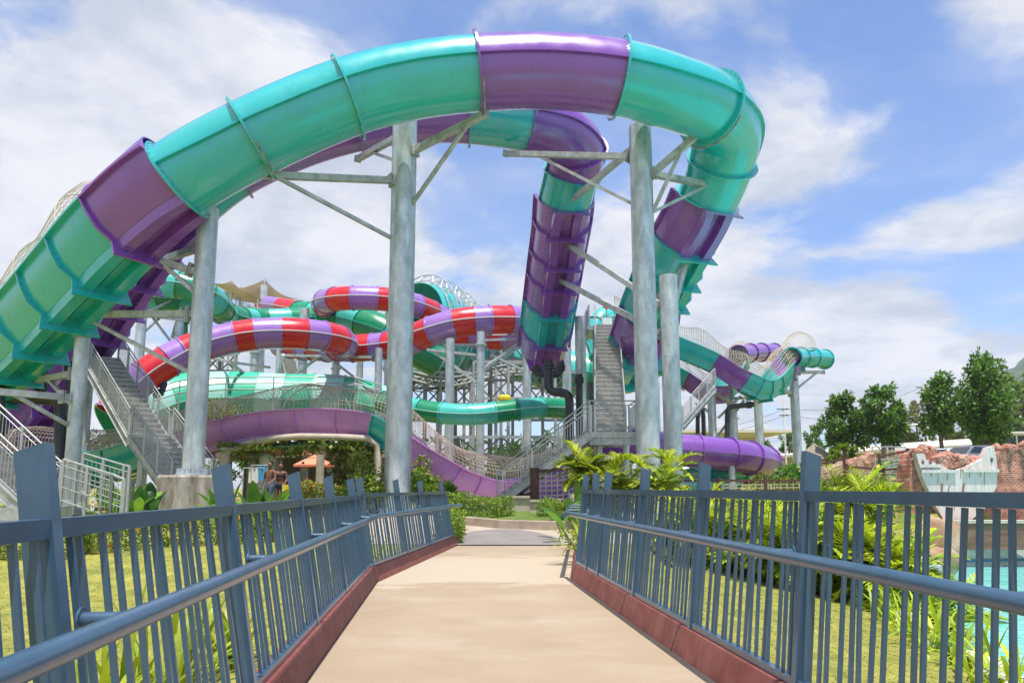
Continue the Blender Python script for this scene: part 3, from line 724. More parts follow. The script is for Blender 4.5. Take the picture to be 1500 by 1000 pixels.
big_tube([(940, 700, 38), (990, 695, 37), (1040, 693, 37), (1085, 688, 37.6), (1105, 682, 39), (1095, 676, 41)], [(0, 5, ['teal'], 5)], .5, 'slimmer teal tube beneath the thick purple tube')
big_tube([(960, 716, 36), (1000, 712, 35.5), (1040, 712, 36), (1075, 706, 37.5)], [(0, 3, ['teal'], 3)], .36, 'lowest teal tube near the palm fronds')
big_tube([(880, 520, 41), (872, 488, 41.5), (884, 466, 42), (900, 470, 42.6), (912, 500, 43)], [(0, 4, ['aqua', 'teal'], 5)], .62, 'teal tube hood at the top of the right-hand stairs')
# ---------------------------------------------------------------- columns and brackets
def column(px, d, dia, ytop, label, arms=(), mtl='galv', collar=None, plinth=None, open_top=True, group='round steel columns', pybase=715, top_flange=False):
    p = pt(px, pybase, d); top = pt(px, ytop, d).z; z0 = gz(p.x, p.y) - .05
    root = thing('support_column', (p.x, p.y, z0), label, 'column', group); r = dia / 2
    if plinth:
        hp, s = plinth; mb = MB(); n = 8
        mb.tube([(p.x, p.y, z0 - .2), (p.x, p.y, z0 + hp - .06), (p.x, p.y, z0 + hp)], s, 8, True, [s, s * .985, s * .94]); mb.build('plinth', 'concrete', root); zb = z0 + hp
    else: zb = z0 + .1
    mb = MB(); n = 36; vs = []
    if open_top:
        F = [(V((p.x, p.y, z)), V((0, 0, 1)), V((1, 0, 0)), V((0, 1, 0))) for z in (zb, zb + (top - zb) * .33, zb + (top - zb) * .66, top)]
        mb.ring(F, r, r - .02, n); mb.cyl((p.x, p.y, top - .06), (p.x, p.y, top - .03), r - .01, n)
    else: mb.cyl((p.x, p.y, zb), (p.x, p.y, top), r, n)
    for q in (.33, .66):
        z = zb + (top - zb) * q; mb.cyl((p.x, p.y, z - .012), (p.x, p.y, z + .012), r + .006, n)
    mb.build('pillar', mtl, root, 40)
    mb = MB(); mb.cyl((p.x, p.y, zb), (p.x, p.y, zb + .05), r + .17, 28)
    for k in range(16):
        a = 2 * math.pi * k / 16; q = V((p.x + (r + .1) * math.cos(a), p.y + (r + .1) * math.sin(a), zb)); mb.cyl(q, q + V((0, 0, .17)), .025, 6)
        g_ = V((math.cos(a + .2), math.sin(a + .2), 0)); mb.beam(V((p.x, p.y, zb + .12)) + g_ * r, V((p.x, p.y, zb + .12)) + g_ * (r + .14), .012, .16)
    mb.build('base_plate', mtl, root, 40)
    if collar:
        for yc in collar:
            z = pt(px, yc, d).z; mb = MB(); mb.cyl((p.x, p.y, z - .04), (p.x, p.y, z + .04), r + .1, 28); mb.build('collar', mtl, root, 40)
    for a in arms:
        arm(root, d, *a)
    return root
def arm(root, dc, c0, tgt, brace=None, w=.2, h=.2, bw=.11, mtl='galv2', saddle=True):
    o = V(OFF[root.name]); a, b = pt(*c0, dc), pt(*tgt); axis = V((o.x, o.y, a.z))
    a = axis; dr = (b - a).normalized()
    mb = MB(); mb.beam(a + dr * .12, b, w, h); 
    e = V((dr.x, dr.y, 0)).normalized() if math.hypot(dr.x, dr.y) > .01 else V((1, 0, 0))
    mb.beam(b - dr * .02, b + dr * .02, w + .06, h + .06)
    ob = mb.build('bracket_arm', mtl, root)
    mb = MB(); q = a + dr * .62; mb.beam(q - dr * .2, q - dr * .17, .34, .42); mb.beam(q - dr * .14, q - dr * .11, .34, .42); mb.build('bolted_plate', mtl, ob)
    if brace:
        c1, fr = brace; s = pt(*c1, dc); s = V((o.x, o.y, s.z)); t = a + (b - a) * fr
        mb = MB(); mb.beam(s, t, bw, bw)
        d2 = (t - s).normalized(); mb.beam(s + d2 * .3, s + d2 * .55, bw + .1, .03)
        mb.build('brace', mtl, root)
column(582, 24, .83, 152, 'tallest and thickest steel column, standing under the middle of the big arch',
       [((568, 265), (372, 256, 21.6), ((566, 357), .88)), ((600, 228), (713, 166, 22.2), ((600, 318), .80)), ((572, 195), (524, 233, 27.6), ((568, 240), .7))], open_top=False)
column(281, 22.2, .62, 306, 'steel column on a round stained concrete plinth by the left stairs',
       [((285, 402), (181, 366, 22.2), ((280, 440), .55)), ((283, 360), (190, 396, 26), ((280, 434), .6)), ((272, 460), (88, 460, 24.2), ((265, 552), .86))], plinth=(1.35, 1.02))
column(951, 24.4, .76, 186, 'free-standing flat-topped steel column between palms right of the bridge',
       [((912, 230), (740, 225, 28.2), ((918, 306), .75)), ((912, 208), (842, 290, 30.6), None), ((940, 268), (1021, 198, 23.6), ((942, 342), .74)), ((955, 252), (1074, 278, 26.4), ((958, 318), .72))], open_top=True)
column(988, 27.2, .66, 404, 'shorter steel column close behind the flat-topped one, under the right trough',
       [((978, 455), (823, 352, 33), None), ((978, 494), (816, 408, 34.4), None), ((978, 470), (1013, 348, 28), None), ((978, 428), (940, 445, 31), None)])
column(103, 24, .46, 484, 'slender steel column at far left under the descending trough',
       [((112, 583), (-20, 572, 22), ((104, 628), .75)), ((112, 546), (58, 556, 26), ((106, 600), .8))])
far_cols = [
 (190, 44, .58, 438, 'weathered column with a collar left of the plinth column', 'galv', [543]),
 (248, 46, .50, 455, 'thin column behind the plinth column', 'galv', [540]),
 (436, 52, .62, 452, 'column with two collars rising above the left red loop', 'galv', [500, 526]),
 (401, 47, .42, 512, 'thin column beneath the left red loop, nearer its centre', 'galv', None),
 (364, 52, .60, 508, 'column with a collar under the left end of the red loop', 'galv', [517]),
 (550, 44, .44, 510, 'slim column just left of the tallest column', 'galv', None),
 (563, 52, .40, 436, 'thin column carrying the highest red loop', 'galv', None),
 (486, 56, .58, 520, 'shaded column behind the mint tunnel', 'galv', [540]),
 (522, 58, .52, 505, 'dark column second right of the shaded one behind the tunnel', 'galv', None),
 (657, 42.5, .52, 496, 'slim column below the left bend of the right red tube', 'galv', None),
 (703, 42, .46, 486, 'slim column with a bracket below the middle of the right red tube', 'galv', [505]),
 (772, 44, .48, 470, 'pale column just left of the hanging purple trough', 'galv', None),
 (726, 56, .26, 535, 'thinnest pole among the trusses', 'galv', None),
 (832, 41, .5, 500, 'pale column behind the dark bent pipe', 'galv', None),
 (853, 36, .52, 464, 'open-topped column at the head of the right stairs', 'galv', None),
 (868, 39, .4, 560, 'column hidden under the right stair landing', 'darksteel', None),
 (965, 38, .34, 560, 'thin pale pipe column between the two right columns', 'galv', None),
 (1047, 46, .50, 562, 'grey column under the dip of the wave slide', 'galv', None),
 (1077, 47, .62, 585, 'thicker grey column with a collar under the wave slide', 'galv', [613]),
 (1116, 49, .54, 572, 'clean grey column right of the collared one', 'galv', None),
 (1073, 35.4, .30, 682, 'stubby post holding the thick purple tube', 'galv', None),
 (1122, 40, .36, 690, 'second stubby post under the end of the purple tube', 'galv', None)]
for (px, d, dia, yt, lab, mt_, col_) in far_cols:
    column(px, d, dia, yt, lab, mtl=mt_, collar=col_)
column(1171, 47.6, .56, 536, 'far right column holding up the end of the wave slide', [((1160, 545), (1206, 545, 49), ((1165, 572), .8)), ((1160, 580), (1133, 560, 46), None)], open_top=False)
# beams under the striped slides
def frame_set(label, segs, mtl='galv2', w=.14, group='steel frames among the slides'):
    P = [(pt(*a), pt(*b)) for a, b in segs]; c = sum((a + b for a, b in P), V()) / (2 * len(P))
    root = thing('support_truss', c, label, 'truss', group)
    for a, b in P:
        mb = MB(); mb.beam(a, b, w, w); mb.build('beam', mtl, root)
frame_set('beams bracing the left red loop to its column', [((336, 530, 42), (395, 538, 47)), ((336, 530, 42), (400, 580, 47)), ((415, 519, 44), (404, 560, 47)), ((408, 520, 45), (545, 523, 44)), ((470, 520, 45), (404, 570, 47)), ((490, 530, 44), (548, 575, 44)), ((300, 520, 50), (336, 530, 42)), ((275, 545, 45), (235, 600, 46))])
frame_set('beams bracing the right red tube to its slim columns', [((626, 512, 43), (700, 520, 42)), ((632, 512, 43), (698, 560, 42)), ((708, 498, 42), (765, 496, 45)), ((760, 502, 45), (708, 540, 42)), ((706, 545, 42), (772, 500, 46)), ((720, 520, 43), (772, 545, 44)), ((660, 505, 43), (700, 505, 44)), ((605, 500, 46), (660, 498, 43))])
frame_set('braces beside the weathered column on the left', [((190, 470, 44), (250, 440, 46)), ((196, 500, 44), (245, 455, 46)), ((205, 440, 45), (250, 500, 46)), ((185, 470, 44), (160, 440, 46)), ((215, 462, 45), (275, 470, 46)), ((252, 495, 46), (268, 440, 47)), ((300, 468, 48), (368, 474, 50))])
frame_set('struts under the wave slide dip', [((1050, 575, 46), (1078, 600, 47)), ((1085, 580, 46), (1052, 612, 46)), ((1050, 640, 46), (1090, 586, 46)), ((1020, 590, 48), (1048, 610, 46)), ((1060, 583, 46), (1112, 583, 47)), ((1112, 590, 48), (1090, 575, 46))])
# ---------------------------------------------------------------- the steel-ribbed funnel and truss work
fc = pt(655, 500, 63); root = thing('funnel_slide', fc, 'big teal funnel bowl caged in white steel trusses', 'water slide')
ax = V((.62, .72, -.10)).normalized(); sdv = ax.cross(V((0, 0, 1))).normalized(); upv = sdv.cross(ax)
prof = [(-4.2, 3.9), (-3, 4.1), (-1.5, 3.9), (0, 3.5), (2, 2.9), (4, 2.2), (6, 1.6), (8, 1.3)]
for k in range(14):
    mb = MB(); a0, a1 = 2 * math.pi * k / 14, 2 * math.pi * (k + 1) / 14; vs = []
    for (x, r) in prof:
        for q in range(5):
            a = a0 + (a1 - a0) * q / 4
            vs.append(fc + ax * x + sdv * (r * math.cos(a)) + upv * (r * math.sin(a)))
        for q in range(5):
            a = a0 + (a1 - a0) * q / 4
            vs.append(fc + ax * x + sdv * ((r - .06) * math.cos(a)) + upv * ((r - .06) * math.sin(a)))
    fs = []
    for i in range(len(prof) - 1):
        for q in range(4):
            b = i * 10 + q; fs += [(b, b + 10, b + 11, b + 1), (b + 5, b + 6, b + 16, b + 15)]
    for q in range(4): fs.append((q, q + 1, q + 6, q + 5))
    mb.add(vs, fs); mb.build('bowl_panel', ['aqua', 'teal', 'green'][k % 3 if k % 2 else 0], root, 40)
for i, (x, r) in enumerate([(-3.8, 4.0), (-2.2, 4.0), (-.6, 3.7), (1.2, 3.2), (3, 2.6)]):
    mb = MB(); n = 44; A = []; B = []
    for q in range(n + 1):
        a = 2 * math.pi * q / n; e = sdv * math.cos(a) + upv * math.sin(a)
        A.append(fc + ax * x + e * (r + .15)); B.append(fc + ax * (x + .3) + e * (r + .75))
    mb.tube(A, .05, 5, False); mb.tube(B, .06, 5, False)
    for q in range(n): mb.tube([A[q], B[q]] if q % 2 else [B[q], A[q + 1]], .03, 4, False)
    for q in range(0, n, 2): mb.tube([A[q], B[q + 1]], .03, 4, False)
    mb.build('ring_truss', 'rail_steel', root, 60)
striped('funnel_outlet', [(700, 505, 68), (745, 520, 66), (790, 535, 65), (850, 548, 64), (900, 552, 64)], [(0, 4, ['aqua', 'green', 'aqua', 'teal', 'green'], 7)], 1.9, 'wide teal outlet tube running right from the caged funnel', lipcol='aqua', group=None, flange=True, fcol='green')
def truss(x0, y0, x1, y1, d, dep, nx, ny, label):
    root = thing('truss_frame', pt((x0 + x1) / 2, 715, d), label, 'truss', 'truss frames below the funnel')
    for k, dd in enumerate((d, d + dep)):
        G = [[pt(x0 + (x1 - x0) * i / nx, y0 + (y1 - y0) * j / ny, dd) for i in range(nx + 1)] for j in range(ny + 1)]
        for i in range(nx + 1):
            mb = MB(); mb.cyl(G[0][i], V((G[0][i].x, G[0][i].y, gz(G[0][i].x, G[0][i].y))), .12, 8); mb.build('upright', 'darksteel' if (i + k) % 2 else 'galv2', root, 60)
        for j in range(ny + 1):
            mb = MB(); mb.beam(G[j][0], G[j][-1], .16, .2); mb.build('chord', 'galv2' if j % 2 == 0 else 'darksteel', root)
        mb = MB()
        for j in range(ny):
            for i in range(nx):
                a, b = (G[j][i], G[j + 1][i + 1]) if (i + j + k) % 2 else (G[j][i + 1], G[j + 1][i]); mb.beam(a, b, .1, .1)
                if k: a, b = (G[j][i + 1], G[j + 1][i]) if (i + j + k) % 2 else (G[j][i], G[j + 1][i + 1]); mb.beam(a + V((0, .12, 0)), b + V((0, .12, 0)), .09, .09)
        mb.build('diagonals', 'darksteel', root)
truss(602, 545, 690, 615, 57, 5, 4, 3, 'truss frame right of the tallest column, left bay')
truss(694, 530, 770, 610, 55, 6, 3, 3, 'truss frame left of the hanging purple trough, right bay')
truss(300, 520, 345, 590, 56, 4, 2, 3, 'truss tower behind the plinth column')
truss(604, 500, 700, 560, 61, 4, 5, 3, 'truss frame high behind the right red tube, left bay')
truss(700, 505, 768, 548, 60, 4, 4, 2, 'truss frame high behind the right red tube, right bay')
truss(776, 545, 850, 615, 58, 4, 4, 3, 'truss frame behind the dark bent pipe')
truss(640, 640, 860, 690, 50, 8, 7, 2, 'low truss grid beyond the purple slide')
mb = MB(); c = pt(700, 548, 58)
root = thing('curved_gantry', c, 'curved pipe gantry with criss-cross bracing under the funnel', 'gantry')
for dd, yy in ((56, 0), (56, 12), (58, 6)):
    mb = MB(); mb.tube([pt(600 + 12 * i, 543 + yy + 10 * math.sin(i * .35), dd) for i in range(16)], .09, 6); mb.build('pipe_chord', 'rail_steel', root, 60)
mb = MB()
for i in range(15):
    mb.tube([pt(600 + 12 * i, 543 + 10 * math.sin(i * .35), 56), pt(612 + 12 * i, 555 + 10 * math.sin(i * .35 + .35), 56)], .05, 5); mb.tube([pt(600 + 12 * i, 555 + 10 * math.sin(i * .35), 56), pt(612 + 12 * i, 549 + 10 * math.sin(i * .35 + .35), 58)], .05, 5)
mb.build('lacing', 'rail_steel', root, 60)
mb = MB(); mb.lathe(pt(739, 584, 54), [(0, .32), (.3, .28), (.5, .1), (.5, -.1), (0, -.1)], 16)
tag(mb.build('yellow_cap', 'yellow', None, 40, off=pt(739, 584, 54)), 'small round yellow cap among the trusses', 'cap')
tag(bpy.data.objects['yellow_cap'], cat='cap')

# ---------------------------------------------------------------- pipes
def pipe(pts, r, label, mtl='pipe', name='water_pipe', group='dark water pipes'):
    P = [pt(*p) for p in pts]; Q = [P[0]]
    for a, b, c in zip(P, P[1:], P[2:]):
        k = min(.45, (b - a).length * .4, (c - b).length * .4)
        s, e = b + (a - b).normalized() * k, b + (c - b).normalized() * k
        for t in (0, .25, .5, .75, 1): Q.append(s * (1 - t) ** 2 + b * (2 * t * (1 - t)) + e * t * t)
    Q.append(P[-1]); mid = P[len(P) // 2]; root = thing(name, mid, label, 'pipe', group)
    mb = MB(); mb.tube(Q, r, 14); mb.build('pipe_run', mtl, root, 50)
    for q, p in ((P[0], P[1]), (P[-1], P[-2])):
        t = (p - q).normalized(); mb = MB(); mb.cyl(q + t * .15, q + t * .27, r * 1.35, 14); mb.cyl(q + t * .3, q + t * .42, r * 1.35, 14); mb.build('pipe_flange', mtl, root, 40)
    return root
pipe([(803, 528, 34), (803, 574, 34), (834, 575, 34), (836, 705, 34)], .2, 'dark grey pipe hanging from the purple trough and bending right')
pipe([(784, 535, 36), (786, 547, 36), (820, 549, 36), (822, 530, 36)], .17, 'short U-shaped pipe under the purple trough')
pipe([(848, 548, 34.5), (850, 705, 34.5)], .16, 'upright dark pipe beside the right stairs')
pipe([(-20, 583, 27), (62, 583, 27), (90, 586, 27), (88, 700, 27)], .22, 'thick black pipe running along the left edge and down')
pipe([(60, 530, 27.5), (60, 578, 27.5)], .16, 'short black pipe under the left trough')
pipe([(0, 560, 26), (2, 640, 26)], .14, 'black pipe at the extreme left')
pipe([(107, 530, 25.6), (106, 700, 25.6)], .2, 'black upright post behind the slender left column')
pipe([(1025, 592, 45), (1030, 604, 45), (1033, 690, 45)], .13, 'thin dark pipe left of the wave slide columns')
pipe([(1022, 600, 45.5), (1022, 690, 45.5)], .13, 'thin dark pipe farthest left under the wave slide')
pipe([(1104, 592, 45.5), (1086, 594, 45.5), (1066, 596, 45.5), (1064, 690, 45.5)], .16, 'dark pipe with an elbow under the wave slide dip')
pipe([(238, 555, 38), (239, 572, 38), (226, 580, 38)], .16, 'elbow pipe below the lower end of the striped slide')
pipe([(856, 575, 38), (857, 700, 38)], .16, 'blue pipe beside the right stair landing', 'bluepipe')
for px, nm in ((609, 'left'), (617, 'right')):
    pipe([(px, 668, 31), (px, 720, 31)], .09, 'thin blue post under the lilac wave slide, %s one of two' % nm, 'bluepipe')
pipe([(268, 465, 48), (268, 560, 48)], .3, 'thick green standpipe behind the plinth column', 'green', group=None)

# ---------------------------------------------------------------- railings and stairs
def rails(root, path, h, posts, bar=.115, kind='bars', name='guard_rail', grid=False, mtl='rail_steel', r=.024):
    'railing along a path of floor points: handrail, mid rail, posts and infill bars'
    mb = MB(); up = V((0, 0, 1))
    o = None
    for a, b in zip(path, path[1:]):
        mb.tube([a + up * h, b + up * h], r, 8); mb.tube([a + up * .12, b + up * .12], r * .7, 6); mb.tube([a + up * (h * .86), b + up * (h * .86)], r * .6, 6)
        if grid:
            for z in (.4, .65): mb.tube([a + up * h * z, b + up * h * z], r * .5, 5)
    for q in path: mb.tube([q + up * .10, q + up * (h + .005)], r * .9, 6)
    o = mb.build(name, mtl, root, 60)
    mb = MB(); pproto = None
    for a, b in zip(path, path[1:]):
        ln = (b - a).length; n = max(1, round(ln / posts))
        for i in range(n + 1):
            q = a + (b - a) * (i / n)
            if pproto is None:
                pm = MB(); pm.beam(-up * .22, up * h, .06, .06, (0, 1, 0)); pproto = po = pm.build('rail_post', mtl)
            else: po = pproto.copy(); COL.objects.link(po)
            po.parent = o; po.location = q - V(OFF[root.name])
        n = max(2, round(ln / bar))
        for i in range(1, n):
            q = a + (b - a) * (i / n); mb.tube([q + up * .12, q + up * h * .86], .0095, 4, False)
    mb.build('infill_bars', mtl, o)
    return o
def flight(root, a, b, wv, n, both=True, bar=.115, posts=1.3, rh=1.05, grid=False):
    'one stair flight from a up to b (nosing line of the near stringer); wv = width vector'
    hv = V((b.x - a.x, b.y - a.y, 0)); t = hv.normalized(); run_ = hv.length / n; rise = (b.z - a.z) / n; W = wv.length; wd = wv.normalized()
    for s, p in ((0, a), (1, a + wv)):
        mb = MB(); q0, q1 = p + V((0, 0, -.12)), p + (b - a) + V((0, 0, -.12)); mb.beam(q0, q1, .06, .3)
        for k in (-.15, .15): mb.beam(q0 + V((0, 0, k)), q1 + V((0, 0, k)), .13, .025)
        mb.build('stringer', 'galv2', root)
    mb = MB()
    for i in range(n):
        c = a + t * (run_ * (i + .5)) + V((0, 0, rise * (i + .9))) + wv / 2
        mb.box(c, (run_ + .04, W - .08, .04), (t, wd, V((0, 0, 1))))
        mb.box(c - t * (run_ * .48) - V((0, 0, rise * .5)), (.02, W - .1, rise * .85), (t, wd, V((0, 0, 1))))
    mb.build('treads', 'grating', root)
    mb = MB()
    for i in range(n):
        c = a + t * (run_ * i - .03) + V((0, 0, rise * (i + .9))) + wv / 2; mb.box(c, (.04, W - .08, .055), (t, wd, V((0, 0, 1))))
    mb.build('nosings', 'rail_steel', root)
    rails(root, [a, b], rh, posts, bar, grid=grid)
    if both: rails(root, [a + wv, b + wv], rh, posts, bar, grid=grid)
def landing(root, corners, th=.2, name='landing'):
    mb = MB(); n = len(corners); mb.v = [tuple(c) for c in corners] + [tuple(c - V((0, 0, th))) for c in corners]
    mb.f = [tuple(range(n)), tuple(range(2 * n - 1, n - 1, -1))] + [(i, i + n, (i + 1) % n + n, (i + 1) % n) for i in range(n)]; mb.mi = [0] * (n + 2)
    mb.build(name, 'galv2', root)
# right-hand stairs
p0 = pt(728, 732, 26); root = thing('steel_staircase', p0, 'grey steel staircase climbing right then away beside the tall right column', 'stairs', 'steel staircases')
a = pt(728, 733, 26); b = pt(864, 640, 25.4); b.z = pt(864, 632, 25.4).z
wv = V((.18, 1.25, 0)); flight(root, a, b, wv, 15)
c = pt(932, 632, 25.4); c.z = b.z; c2 = c + V((0, 1.5, 0)); b2 = b + wv + V((0, .2, 0))
landing(root, [b, c, c2, b2]); rails(root, [b, c], 1.05, .8); rails(root, [c, c2], 1.05, 1.5)
mb = MB(); mb.beam(b + V((0, .1, -.32)), c + V((0, .1, -.32)), .1, .24); mb.beam(b2 + V((0, -.1, -.32)), c2 + V((0, -.1, -.32)), .1, .24); mb.build('landing_beam', 'galv2', root)
fa = pt(872, 627, 27.1); fa.z = b.z; fb = pt(872, 477, 36); fw = V((1.12, .08, 0)); flight(root, fa, fb, fw, 26)
tp = fb + V((-.3, 0, 0)); tq = fb + V((1.7, 0, 0)); landing(root, [tp, tq, tq + V((0, 2.4, 0)), tp + V((0, 2.4, 0))])
rails(root, [tp + V((0, 2.4, 0)), tq + V((0, 2.4, 0))], 1.05, 1.0); rails(root, [tp, tp + V((0, 2.4, 0))], 1.05, 1.2)
for q in (b + V((.4, .7, -.3)), c + V((-.25, .7, -.3)), tp + V((.3, .3, -.2)), tq + V((-.3, 2, -.2))):
    mb = MB(); mb.cyl(q, V((q.x, q.y, gz(q.x, q.y))), .11, 14); mb.build('leg', 'galv', root, 40)
q = fb + V((.85, 2.2, .3)); root = thing('control_box', q, 'small white control box on the stair-head platform', 'box')
mb = MB(); mb.box(q + V((0, 0, .3)), (.5, .35, .5)); mb.build('cabinet', 'white', root); mb = MB(); mb.lathe(q + V((0, 0, 1.2)), [(0, .18), (.14, .12), (.18, 0), (.1, -.12), (0, -.15)], 14); mb.build('lamp', 'flower', root, 50); mb = MB(); mb.cyl(q + V((0, 0, .55)), q + V((0, 0, 1.08)), .03, 8); mb.build('post', 'rail_steel', root, 50)
# left-hand stairs
a = pt(250, 724, 23.4); root = thing('steel_staircase', a, 'grey steel staircase descending from under the left trough to the plinth', 'stairs', 'steel staircases')
b = pt(192, 640, 25.2); wv = V((1.1, .65, 0)); flight(root, a, b, wv, 11)
b_ = b + V((-.55, .9, 0)); landing(root, [b, b + wv, b_ + wv, b_]); rails(root, [b, b_], 1.05, .9); rails(root, [b + wv, b_ + wv], 1.05, .9)
d_ = pt(120, 522, 29.4); flight(root, b_, d_, wv, 17)
for q in (b + V((.3, .3, -.2)), b_ + V((1.1, .8, -.2)), d_ + V((.2, .3, -.2))):
    mb = MB(); mb.cyl(q, V((q.x, q.y, gz(q.x, q.y))), .16, 14); mb.build('leg', 'galv', root, 40)
landing(root, [d_, d_ + wv, d_ + wv + V((-1.5, 1.6, 0)), d_ + V((-1.5, 1.6, 0))])
# far-left stairs and platform
a = pt(46, 742, 17.2); root = thing('steel_staircase', a, 'steel stairs and landing cut off by the left edge of the picture', 'stairs', 'steel staircases')
pa = pt(-40, 748, 17); pb = pt(46, 748, 17); pa.z = pb.z = .78
landing(root, [pa, pb, pb + V((0, 1.6, 0)), pa + V((0, 1.6, 0))], .3); rails(root, [pa + V((0, 1.6, 0)), pb + V((0, 1.6, 0))], 1.05, 1.2)
sa = pb + V((-.25, .1, 0)); sb = V((sa.x - 2.1, sa.y + .1, sa.z + 1.75)); flight(root, sa, sb, V((0, 1.3, 0)), 9)
mb = MB(); mb.beam(pa + V((0, .05, -.42)), pb + V((0, .05, -.42)), .1, .25); mb.beam(pb + V((-.2, .6, -.4)), V((pb.x - .2, pb.y + .6, gz(pb.x, pb.y))), .14, .14); mb.build('platform_beam', 'galv2', root)
# ramp railings
for (q0, q1, q2, d, lab) in (((88, 740), (160, 765), (178, 773), 16.6, 'nearer sloping mesh railing of the left ramp'), ((118, 722), (178, 742), (186, 744), 19, 'farther sloping mesh railing of the left ramp')):
    A, B, C_ = pt(*q0, d), pt(*q1, d - .6), pt(*q2, d - .7)
    root = thing('ramp_railing', A, lab, 'railing', 'grey railings of the left ramp'); rails(root, [A, B, C_], 1.0, .95, .17, grid=True)
# chain with warning tag
A, B = pt(119, 718, 16.3), pt(149, 712, 16); root = thing('warning_tag', A, 'white tag with two red arrows hanging on the ramp chain', 'sign')
mb = MB(); mb.tube([A + (B - A) * (i / 8) - V((0, 0, .16 * math.sin(math.pi * i / 8))) for i in range(9)], .014, 5); mb.build('chain', 'rail_steel', root, 60)
c = pt(136, 738, 16.1); mb = MB(); mb.box(c, (.075, .012, .26)); mb.build('card', 'white', root)
mb = MB()
for s in (1, -1): mb.add([c + V((-.025, -.009, s * .03)), c + V((.025, -.009, s * .03)), c + V((0, -.009, s * .085))], [(0, 1, 2)])
mb.build('arrows', 'cloth_red', root)
# rail along the tunnel
P = [pt(224, 598, 40), pt(262, 586, 41), pt(330, 581, 42), pt(400, 580, 42.5), pt(520, 580, 43), pt(556, 590, 43.5)]
root = thing('tunnel_railing', P[2], 'pale pipe railing along the top of the mint tunnel', 'railing')
mb = MB(); 
for h in (.4, .75, 1.1): mb.tube([p + V((0, 0, h)) for p in P], .035, 6)
mb.build('pipe_rails', 'rail_steel', root, 60)
mb = MB()
for p in P: mb.tube([p - V((0, 0, 2.2)), p + V((0, 0, 1.1))], .04, 6)
mb.build('uprights', 'rail_steel', root, 60)
for cx in (450, 505):
    mb = MB(); c = pt(cx, 612, 42.4)
    for k in (0, .5): mb.tube([c + V((k + 2.0 * math.cos(math.pi * i / 14), 0, 1.9 * math.sin(math.pi * i / 14))) for i in range(15)], .04, 6)
    mb.build('hoop', 'rail_steel', root, 60)
# stair seen far right under the wave slide, and a dark one behind the left loop
a = pt(1000, 620, 43); root = thing('steel_staircase', a, 'steep grey stair rising right under the teal wave slide', 'stairs', 'steel staircases'); flight(root, a, pt(1048, 565, 44), V((.3, 1.2, 0)), 12, posts=.9)
a = pt(420, 574, 58); root = thing('steel_staircase', a, 'dark stair underside behind the left red loop', 'stairs', 'steel staircases'); flight(root, a, pt(402, 508, 62), V((1.3, .2, 0)), 16, bar=.3)

# ---------------------------------------------------------------- shaded tower
tb = pt(360, 466, 72); root = thing('viewing_tower', (tb.x, tb.y, .6), 'launch tower with beige sun sails and railings at upper left', 'tower')
A, B = pt(312, 466, 70), pt(440, 466, 70); dep = V((0, 6, 0)); landing(root, [A, B, B + dep, A + dep], .35, 'platform')
A2, B2 = pt(312, 452, 74), pt(352, 452, 74); landing(root, [A2, B2, B2 + dep, A2 + dep], .3, 'platform')
rails(root, [A, B], 1.15, 1.6, .2); rails(root, [A2, B2], 1.15, 1.2, .2); rails(root, [A + dep, B + dep], 1.15, 1.6, .2)
flight(root, pt(375, 466, 71), pt(345, 452, 73.5), V((0, 1.4, 0)), 6, bar=.25)
for (px, y0, d, r) in ((328, 426, 73, .38), (387, 418, 74, .36), (352, 420, 76, .12), (415, 438, 72, .1), (378, 436, 71, .08), (340, 412, 71, .1), (313, 413, 71, .1), (434, 436, 75, .1), (388, 409, 75, .12)):
    p = pt(px, y0, d); mb = MB(); mb.cyl(p, (p.x, p.y, .6), r, 10); mb.build('mast', 'galv', root, 50)
def sail(pts, root, sag=.8, th=.05, name='sun_sail'):
    P = [pt(*p) for p in pts]; n = 8; mb = MB()
    for s in (0, -th):
        for j in range(n + 1):
            for i in range(n + 1):
                u, v = i / n, j / n; q = (P[0] * (1 - u) + P[1] * u) * (1 - v) + (P[3] * (1 - u) + P[2] * u) * v
                mb.v.append(tuple(q - V((0, 0, sag * 4 * (u * (1 - u) + v * (1 - v)) * .5 - s))))
    for o in (0, (n + 1) ** 2):
        for j in range(n):
            for i in range(n): a = o + j * (n + 1) + i; mb.quad(*((a, a + 1, a + n + 2, a + n + 1) if o == 0 else (a, a + n + 1, a + n + 2, a + 1)))
    mb.build(name, 'shade', root, 60)
sail([(311, 413, 70), (338, 411, 70), (380, 437, 69), (352, 430, 75)], root, .5)
sail([(312, 424, 74), (388, 409, 75), (432, 437, 76), (376, 440, 80)], root, .9)
sail([(378, 437, 70), (418, 438, 70), (408, 443, 75), (388, 443, 75)], root, .4)
